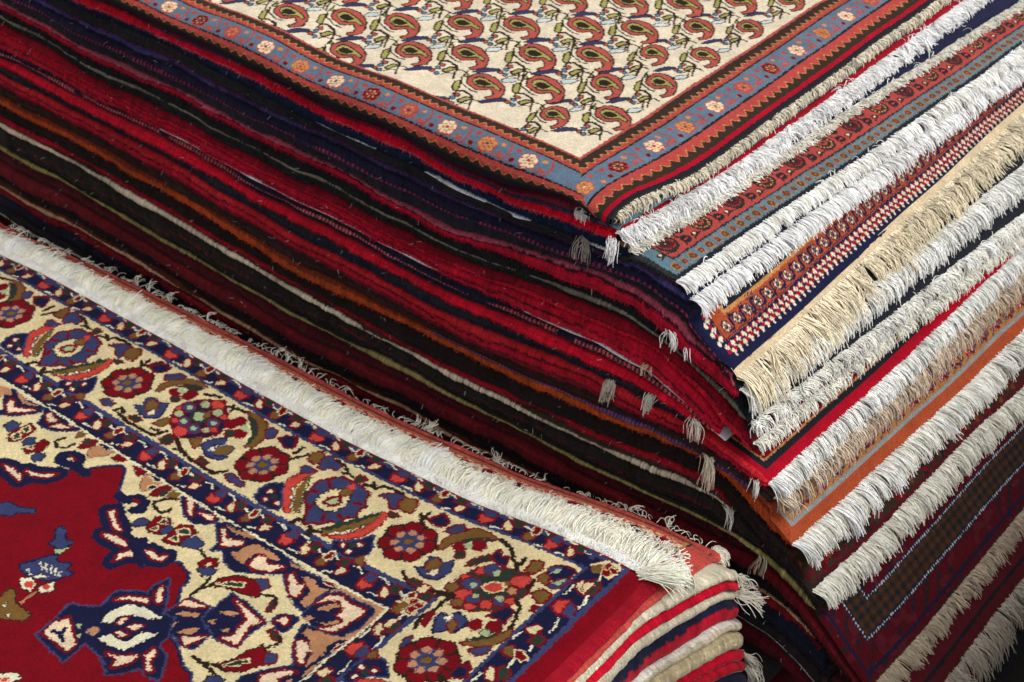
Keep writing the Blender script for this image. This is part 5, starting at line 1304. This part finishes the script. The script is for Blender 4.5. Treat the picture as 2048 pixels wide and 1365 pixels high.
# curl the outer edges down: right edge and back edge
def roll(d, r=0.55):          # d = distance past the start of the roll
    a = np.clip(d / r, 0, np.pi / 2)
    return np.where(d > 0, r * np.sin(a), d), np.where(d > 0, r * (1 - np.cos(a)) + np.maximum(d - r * np.pi / 2, 0), 0)
rx, rz = roll(U - (OX - 0.75)); px = (OX - 0.75) + rx
vv = V + SL * (U + 85)
ry, rz2 = roll(V - OY + 0.55, 0.5); py = OY - 0.55 + ry + SL * (U + 85)
rz2 = np.minimum(rz2, 0.7); rz = np.minimum(rz, 0.9)
und = 0.16 * noise2(U, V, 10, 71) + 0.05 * noise2(U, V, 3.5, 72)
Zz = zB(px) - rz - rz2 + und * smooth(0, 3, OX - U) - 0.35 * smooth(OX - 4, OX, U) + 0.012 * np.random.default_rng(9).normal(0, 1, U.shape)
# colours were laid out on straight rows; shift them back along the slightly slanting border
sh = Shape()
# sample colours at (x, y_plan): y index per column is already plan y
py_plan = V
ry, rz2 = roll(V - line_y(OY, U) + 0.55, 0.5)
G = np.stack([px, line_y(OY, U) - 0.55 + ry, zB(px) - rz - np.minimum(rz2, .7) + und * smooth(0, 3, OX - U) - 0.35 * smooth(OX - 4, OX, U) + 0.012 * np.random.default_rng(9).normal(0, 1, U.shape)], -1)
sh.grid(G, C)
gx, gy = np.meshgrid(np.linspace(-128, -97, 12), np.linspace(-110, -10.6, 30), indexing='ij'); sh.grid(np.stack([gx, gy, zB(gx)], -1), PAL['r'])
gx, gy = np.meshgrid(np.linspace(-97, 16.9, 60), np.linspace(-110, -64, 14), indexing='ij'); sh.grid(np.stack([gx, gy, zB(gx) - 0.05], -1), PAL['r'])
gx, gy = np.meshgrid(np.linspace(-120, 16.2, 60), np.linspace(-110, -11.5, 14), indexing='ij'); sh.grid(np.stack([gx, gy, zB(gx) - 1.05], -1), lin(150, 140, 120))
b1 = sh.build('carpet', M_PILE, origin=(-20, -50, -38))
tag(b1, 'red carpet with cream flower border and navy guard bands, on top of the front pile', 'carpet', GROUP_FRONT)

FOLD_Y = [-110, -30, -18, -12, -7, -3.5]
FOLD_Z = {
 'B2': [-30.9, -30.9, -30.9, -30.4, -29.7, -29.7], 'B3': [-31.8, -31.8, -31.8, -31.2, -30.5, -31.0],
 'c1': [-33.4, -33.4, -33.3, -32.6, -31.7, -32.4], 'r1': [-34.5, -34.5, -34.5, -34.0, -32.9, -33.5],
 'c2': [-36.9, -36.9, -36.9, -35.7, -34.3, -34.7], 'r2': [-40.4, -40.4, -40.4, -39.2, -37.2, -37.2],
 'c3': [-42.0, -42.0, -42.0, -40.4, -38.4, -38.3], 'c4': [-44.0, -44.0, -43.6, -42.8, -40.9, -40.8],
 'r3': [-45.3, -45.3, -44.8, -44.0, -42.2, -42.2], 'r4': [-46.6, -46.6, -46.0, -45.2, -43.7, -43.8], 'r5': [-48.2, -48.2, -47.5, -46.8, -45.4, -45.5]}
# ---- folded carpets below: nose path along the right face, round the corner, along the back
FK = list(FOLD_Z)
FOLD_CORNER = [18.6, 20.2, 22.4, 22.5, 22.7, 23.2, 23.6, 24.1, 24.5, 24.9, 25.3]
def face_x(y, i): return 18.1 + 0.15 * i + (FOLD_CORNER[i] - 18.1 - 0.15 * i) * smooth(-17, -3, y)
def fold_path(i, yback, xoff=0.0):
    y = np.concatenate([np.arange(-110, -62, 2.0), np.arange(-62, yback - 1.4, 0.15)])
    P = [np.stack([face_x(y, i) + xoff + 0.08 * noise1(y, 3, 300 + i), y], 1)]; N = [np.tile([1.0, 0.0], (len(y), 1))]
    R = 1.3; c = np.array([P[0][-1, 0] - R, yback - R])
    for t in np.linspace(0, 90, 12)[1:-1]:
        a = math.radians(t); P.append((c + R * np.array([math.cos(a), math.sin(a)]))[None]); N.append(np.array([[math.cos(a), math.sin(a)]]))
    x = np.concatenate([np.arange(c[0], -96, -0.2), np.arange(-96, -128, -2.0)])
    P.append(np.stack([x, np.full(x.shape, yback) + 0.15 * noise1(x, 6, 320 + i)], 1)); N.append(np.tile([0.0, 1.0], (len(x), 1)))
    return np.concatenate(P), np.concatenate(N), len(y)
YG = np.arange(-112, 8, 0.25)
def fold_z(name):
    q = np.interp(YG, FOLD_Y, FOLD_Z[name]); k = np.hanning(23); k /= k.sum()
    return np.convolve(np.pad(q, 11, mode='edge'), k, mode='valid')
LEVEL = {}
prev = None
for nm in FK:
    q = fold_z(nm)
    if prev is not None: q = np.minimum(q, prev - 0.45)
    LEVEL[nm] = q; prev = q
def level(nm, P, nf):
    z = np.interp(P[:, 1], YG, LEVEL[nm])
    zc = z[nf]
    w = smooth(nf - 12, nf + 12, np.arange(len(P)))
    b = zB(P[:, 0]) - 3.2 + (zc - LEVEL['B3'][-60])
    return z * (1 - w) + b * w
def fold(nm, above, i, yback, colour, label, xoff=0.0, name='carpet', extra=None, inset=3.0):
    P, N, nf = fold_path(i, yback, xoff)
    zb = level(nm, P, nf); zt = level(above, P, nf) if isinstance(above, str) else above(P, nf, zb)
    sh = Shape(); nose(sh, P, N, zt - 0.03, zb, colour, inset=inset, fuzz=0.02, seed=400 + i, nn=13)
    if extra: extra(sh)
    o = sh.build(name, M_SIDE, origin=(0, -40, float(zb[nf - 60])))
    tag(o, label, 'carpet', GROUP_FRONT)
    return o, P, N, zt, zb, nf

# dark red carpet directly below, its top showing beside the top carpet
def b2_top(P, nf, zb):
    back = np.arange(len(P)) >= nf
    return np.where(back, zB(P[:, 0]) - 1.25, np.maximum(zb + 0.75, np.interp(P[:, 1], [-60, -25, -12, -7], [-30.3, -30.1, -30.0, -30.4])))
def b2_extra(sh):
    x = np.arange(8, 18.4, 0.14); y = np.arange(-64, -8, 0.14); X, Y = np.meshgrid(x, y, indexing='ij')
    xe = face_x(Y, 0) - 0.3; X = X - 8; X = 8 + X / (18.26 - 8) * (xe - 8)
    z = np.minimum(zB(X) - 1.3, -30.0 - 0.25 * smooth(xe - 1.5, xe, X)) + 0.03 * noise2(X, Y, 3, 5)
    sh.grid(np.stack([X, Y, z], -1), lin(150, 8, 30)[None, None] * (1 + 0.12 * np.random.default_rng(6).normal(0, 1, X.shape) + 0.15 * noise2(X, Y, 6, 8))[..., None])
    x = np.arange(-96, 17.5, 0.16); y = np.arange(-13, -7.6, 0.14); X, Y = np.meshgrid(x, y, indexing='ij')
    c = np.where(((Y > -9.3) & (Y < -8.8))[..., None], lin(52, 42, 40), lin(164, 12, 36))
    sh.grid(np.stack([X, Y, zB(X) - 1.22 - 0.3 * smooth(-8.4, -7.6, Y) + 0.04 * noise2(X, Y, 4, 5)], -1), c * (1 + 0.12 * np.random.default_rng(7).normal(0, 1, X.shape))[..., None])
b2, P2, N2, zt2, zb2, nf2 = fold('B2', b2_top, 0, -7.3, banded((0, .8, (150, 10, 32)), (.8, 1, (120, 14, 30))), 'dark red carpet with short white twisted fringe, second from top of the front pile', extra=b2_extra)
r = np.random.default_rng(31)
n = 1500; x = np.sort(r.uniform(-95, 17.6, n)); b = np.stack([x, np.full(n, -7.45) + 0.15 * noise1(x, 6, 320), zB(x) - 1.5 + r.normal(0, .06, n)], 1)
surf3 = lambda x, y: np.where(y < -7.2, zB(x) - 1.2, np.where(y < -3.2, zB(x) - 2.4, -60))
sh = Shape(); strands(sh, b, np.tile([0.0, 1.0], (n, 1)), 1.7, lin(236, 232, 214), surf3, rad=.06, tilt0=-0.9, tilt1=0.9, spread=.7, wave=.9, clump=.5, lift=.6, seed=32)
nb = 120; bx = np.full((nb, 3), 0.0); bx[:] = [17.4, -7.4, float(zB(17.4)) - 1.4]; bx += r.normal(0, .15, bx.shape)
strands(sh, bx, np.tile([0.75, -0.66], (nb, 1)), 3.4, lin(236, 232, 216), lambda x, y: np.where(x < 18.6, zB(x) - 1.5 - 0.9 * smooth(17, 18.6, x), -60), rad=.05, tilt0=-0.2, tilt1=.5, spread=.12, wave=.12, clump=.4, lift=.5, seed=33)
sh.build('fringe', M_COTTON, b2)

# salmon edged carpet
def b3_top(P, nf, zb):
    back = np.arange(len(P)) >= nf
    zt = np.where(back, zB(P[:, 0]) - 2.4, np.interp(P[:, 1], YG, LEVEL['B2']) - 0.02)
    i = np.arange(len(P)); blend = smooth(nf - 40, nf, i)
    a = zB(P[:, 0]) - 2.4
    return np.where(back, a, np.minimum(np.maximum(zt * (1 - blend) + a * blend, zb + 0.35), zb + 2.2))
def b3_extra(sh):
    Kb = Knots(-96, 20.0, -9.5, -3.35, 0.11, 't', seed=12, knot=0.2, jag=0.06)
    d = np.minimum(-3.3 - Kb.Y, 19.6 - Kb.X); Kb.where(d > -9, 'S'); Kb.where(d > 0.55, 'D'); Kb.where(d > 0.75, 'S'); Kb.where(d > 1.0, 'Y'); Kb.where(d > 1.15, 'k'); Kb.where(d > 1.3, 'p')
    Kb.where(19.6 - Kb.X < 2.9, 'S'); Kb.where((19.6 - Kb.X < 3.2) & (19.6 - Kb.X > 2.9) & (Kb.Y < -3.9), 'n'); Kb.where((19.6 - Kb.X < 3.6) & (19.6 - Kb.X > 3.2) & (Kb.Y < -4.1), 'Y')
    Kb.where((19.6 - Kb.X < .9) & (19.6 - Kb.X > .7), 'k')
    for j in range(30):
        x = 14.2 - j * 3.7
        if j % 3 == 0:
            for t in range(6): Kb.blob(x + .7 * math.cos(t), -5.6 + .6 * math.sin(t), .34, .32, 'r', 'n', .1)
            Kb.blob(x, -5.6, .3, .3, 'k', 'n', .08)
        else:
            Kb.blob(x, -5.2, .55, .35, 'n'); Kb.blob(x + .9, -5.6, .5, .34, 'n', 'b', .08); Kb.blob(x - 1.0, -5.8, .35, .3, 'k')
        Kb.stroke(np.array([[x - 1.8, -4.6], [x - 1.0, -5.0], [x - .3, -4.7], [x + .8, -4.9], [x + 1.6, -4.6]]), .1, 'k'); Kb.blob(x + 1.7, -5.5, .38, .3, 'O', 'o', .08); Kb.blob(x + 1.8, -6.3, .4, .2, 'g')
    U, V = np.meshgrid(Kb.x, Kb.y, indexing='ij')
    z = zB(U) - 2.4 - 0.5 * smooth(-4.2, -3.35, V) ** 2 + 0.05 * noise2(U, V, 4, 91)
    U2 = np.minimum(U, face_x(V, 1) - 0.35)
    z = z - 0.9 * smooth(17.5, 19.6, U)
    sh.grid(np.stack([U2, V, z], -1), Kb.colours())
b3, P3, N3, zt3, zb3, nf3 = fold('B3', b3_top, 1, -3.1, banded((0, .7, (190, 74, 64)), (.7, .85, (150, 40, 40)), (.85, 1, (120, 24, 30))), 'salmon edged carpet with small flowers on cream, third from the top of the front pile', extra=b3_extra)
n = 260; x = r.uniform(-95, 19, n); keepm = noise1(x, 5, 44) > -9; b = np.stack([x, np.full(n, -3.1), zB(x) - 2.7 - 0.9 * smooth(17.5, 19.6, x)], 1)
sh = Shape(); strands(sh, b[keepm], np.tile([0.0, 1.0], (int(keepm.sum()), 1)), 1.7, lin(232, 226, 208), None, rad=.05, tilt0=-0.5, tilt1=1.0, spread=1.0, wave=.7, clump=1.3, lift=.3, seed=45)
n = 160; y = r.uniform(-4.6, -2.8, n); b = np.stack([np.full(n, 18.6), y, np.full(n, float(zB(18.6)) - 3.0)], 1)
strands(sh, b, np.tile([0.8, 0.6], (n, 1)), 2.2, lin(232, 226, 208), None, rad=.05, tilt0=-0.5, tilt1=1.3, spread=.7, wave=.6, clump=.6, seed=46)
n = 60; x = r.uniform(-70, 15, 14).repeat(6); b = np.stack([x + r.normal(0, .1, len(x)), np.full(len(x), -3.1), zB(x) - 2.6], 1)
strands(sh, b, np.tile([0.1, 1.0], (len(x), 1)), 1.7, lin(236, 230, 214), None, rad=.05, tilt0=-1.3, tilt1=.3, spread=.5, wave=.9, clump=2.0, seed=47)
sh.build('fringe', M_COTTON, b3)

CREAM, BEIGE = (206, 196, 172), (198, 182, 146)
rest = [
 ('c1', 'B3', banded((0, .85, CREAM), (.85, 1, (170, 150, 120))), 'carpet folded pale side out, a wide cream roll right under the salmon carpet', None),
 ('r1', 'c1', banded((0, 1, (196, 12, 42))), 'bright red carpet fold squeezed between the two upper cream rolls of the front pile', None),
 ('c2', 'r1', banded((0, .8, CREAM), (.8, 1, (196, 196, 190))), 'folded carpet with a tassel at its corner, second cream roll of the front pile', None),
 ('r2', 'c2', banded((0, .3, (26, 28, 50)), (.3, 1, (192, 8, 40))), 'thick crimson carpet fold with navy upper side, under the tasselled cream roll', None),
 ('c3', 'r2', banded((0, .15, (214, 210, 200)), (.15, 1, (190, 178, 152))), 'greyish cream carpet fold below the thick crimson fold', None),
 ('c4', 'c3', banded((0, .25, (176, 160, 126)), (.25, 1, BEIGE)), 'thickest beige carpet roll with ribbed edge, low in the front pile', None),
 ('r3', 'c4', banded((0, .8, (180, 12, 40)), (.8, 1, (214, 208, 196))), 'crimson carpet fold with a thin white back line, under the beige roll', None),
 ('r4', 'r3', banded((0, .75, (164, 20, 38)), (.75, 1, (210, 204, 190))), 'red carpet fold with white back and tassel, lowest but one in the front pile', None),
 ('r5', 'r4', banded((0, .5, (28, 28, 48)), (.5, 1, (172, 20, 40))), 'navy and red carpet fold lowest in the picture, in the front pile', None)]
folds = {}
for i, (nm, ab, colr, label, _) in enumerate(rest):
    o, P, N, zt, zb, nf = fold(nm, ab, i + 2, -3.2 + 0.1 * math.sin(i * 2.1), colr, label, xoff=0.12 * math.sin(i * 1.7), inset=3.0)
    folds[nm] = (o, P, N, zt, zb, nf)
for nm, rad, c in (('c1', .22, CREAM), ('c4', .34, BEIGE)):
    o, P, N, zt, zb, nf = folds[nm]
    cord(o, P[:nf + 12], N[:nf + 12], zb + 0.45 * (zt - zb), rad, c, span=(10, 40), out=-0.12, seed=61, pitch=.3)
# everything under it, down to the floor
o, P, N, zt, zb, nf = folds['r5']
low_ = zb.copy()
for i in range(4):
    z1 = low_ - 0.02; z0 = low_ - (low_ + 71.8) / (4 - i)
    sh = Shape(); nose(sh, P + 0.15 * np.array([[math.sin(i), 0]]), N, z1, z0, banded((0, 1, [(110, 14, 30), (190, 180, 156), (30, 28, 44), (120, 20, 34)][i])), inset=3, seed=480 + i)
    o = sh.build('carpet', M_SIDE, origin=(0, -40, float(z0[nf]))); tag(o, 'carpet fold at the foot of the front pile, below the picture', 'carpet', 'carpet folds at the foot of the front pile')
    low_ = z0

# corner tassels of the folded carpets
for nm, L, n, d, z, tl in (('c2', 2.8, 70, (.9, .5), .5, .3), ('c1', 1.6, 30, (.6, .8), .6, .9), ('r3', 3.4, 60, (.5, .5), .6, 1.25), ('r4', 3.2, 60, (.6, .3), .5, 1.3), ('r5', 2.4, 40, (.5, .1), .5, 1.2)):
    o, P, N, zt, zb, nf = folds[nm]
    j = nf + (3 if nm != 'r5' else -30)
    tassel(o, (P[j, 0] + N[j, 0] * 0.05, P[j, 1] + N[j, 1] * .05, zb[j] * .5 + zt[j] * .5), d, L, n, lin(214, 208, 192), spread=.5, seed=len(nm) + n, tilt=tl, rad=.05)

# ---- woven end and long fringe of the top carpet
xk = np.arange(-96, 16.6, 0.16); kk = np.linspace(0, 1, 9); Xk, Kk = np.meshgrid(xk, kk, indexing='ij')
wid = 0.8 * smooth(21, 13, Xk) + 0.35
yk = line_y(OY, Xk) - 0.25 + wid * Kk; zk = zB(Xk) - 0.15 - 0.5 * Kk ** 2 + 0.18 * np.sin(Kk * np.pi) + 0.1 * noise2(Xk, yk, 1.5, 61) * Kk
sh = Shape(); sh.grid(np.stack([Xk, yk, zk], -1), lin(240, 237, 224)[None, None] * (1 + 0.06 * np.random.default_rng(4).normal(0, 1, Xk.shape))[..., None])
r = np.random.default_rng(71)
n = 9000; x = r.uniform(-96, 16.6, n); q = r.uniform(0, 1, n); w = 0.8 * smooth(21, 13, x) + .35
b = np.stack([x, line_y(OY, x) - 0.3 + w * q, zB(x) - 0.1 - .5 * q ** 2 + 0.18 * np.sin(q * np.pi)], 1)
strands(sh, b, np.tile([0.25, 1.0], (n, 1)) / 1.03, 0.75, lin(246, 244, 234), None, rad=.045, tilt0=-0.5, tilt1=.4, spread=.8, wave=.4, clump=.4, seg=4, seed=72)
sh.build('kilim_end', M_COTTON, b1)
n = 7000; x = np.sort(r.uniform(-96, 16.8, n)); w = 0.8 * smooth(21, 13, x) + .35
b = np.stack([x, line_y(OY, x) - 0.3 + w + r.normal(0, .12, n), zB(x) - 0.55 + 0.12 * noise1(x, 1.5, 61) + r.normal(0, .05, n)], 1)
surf1 = lambda x, y: np.where(y < -7.3, zB(x) - 1.0, np.where(y < -3.2, zB(x) - 2.3, -60))
Ln = 3.4 + 0.4 * noise1(x, 7, 63)
sh = Shape(); strands(sh, b, np.tile([0.12, 0.99], (n, 1)), Ln, lin(252, 247, 224), surf1, rad=.068, tilt0=-0.6, tilt1=.75, spread=.3, wave=.3, clump=.6, lift=1.1, colvar=.2, seed=73, seg=8)
n = 260; b = np.array([[16.4, -12.2, float(zB(16.4)) - .2]]).repeat(n, 0) + r.normal(0, .3, (n, 3)) * np.array([1, 1, .4])
strands(sh, b, np.tile([0.86, 0.5], (n, 1)), 3.8, lin(252, 247, 224), lambda x, y: np.where(x < 18.5, zB(x) - 1.4, -60), rad=.055, tilt0=-0.35, tilt1=.5, spread=.5, wave=.25, clump=.8, lift=1.4, seed=74, seg=8)
sh.build('fringe', M_COTTON, b1)
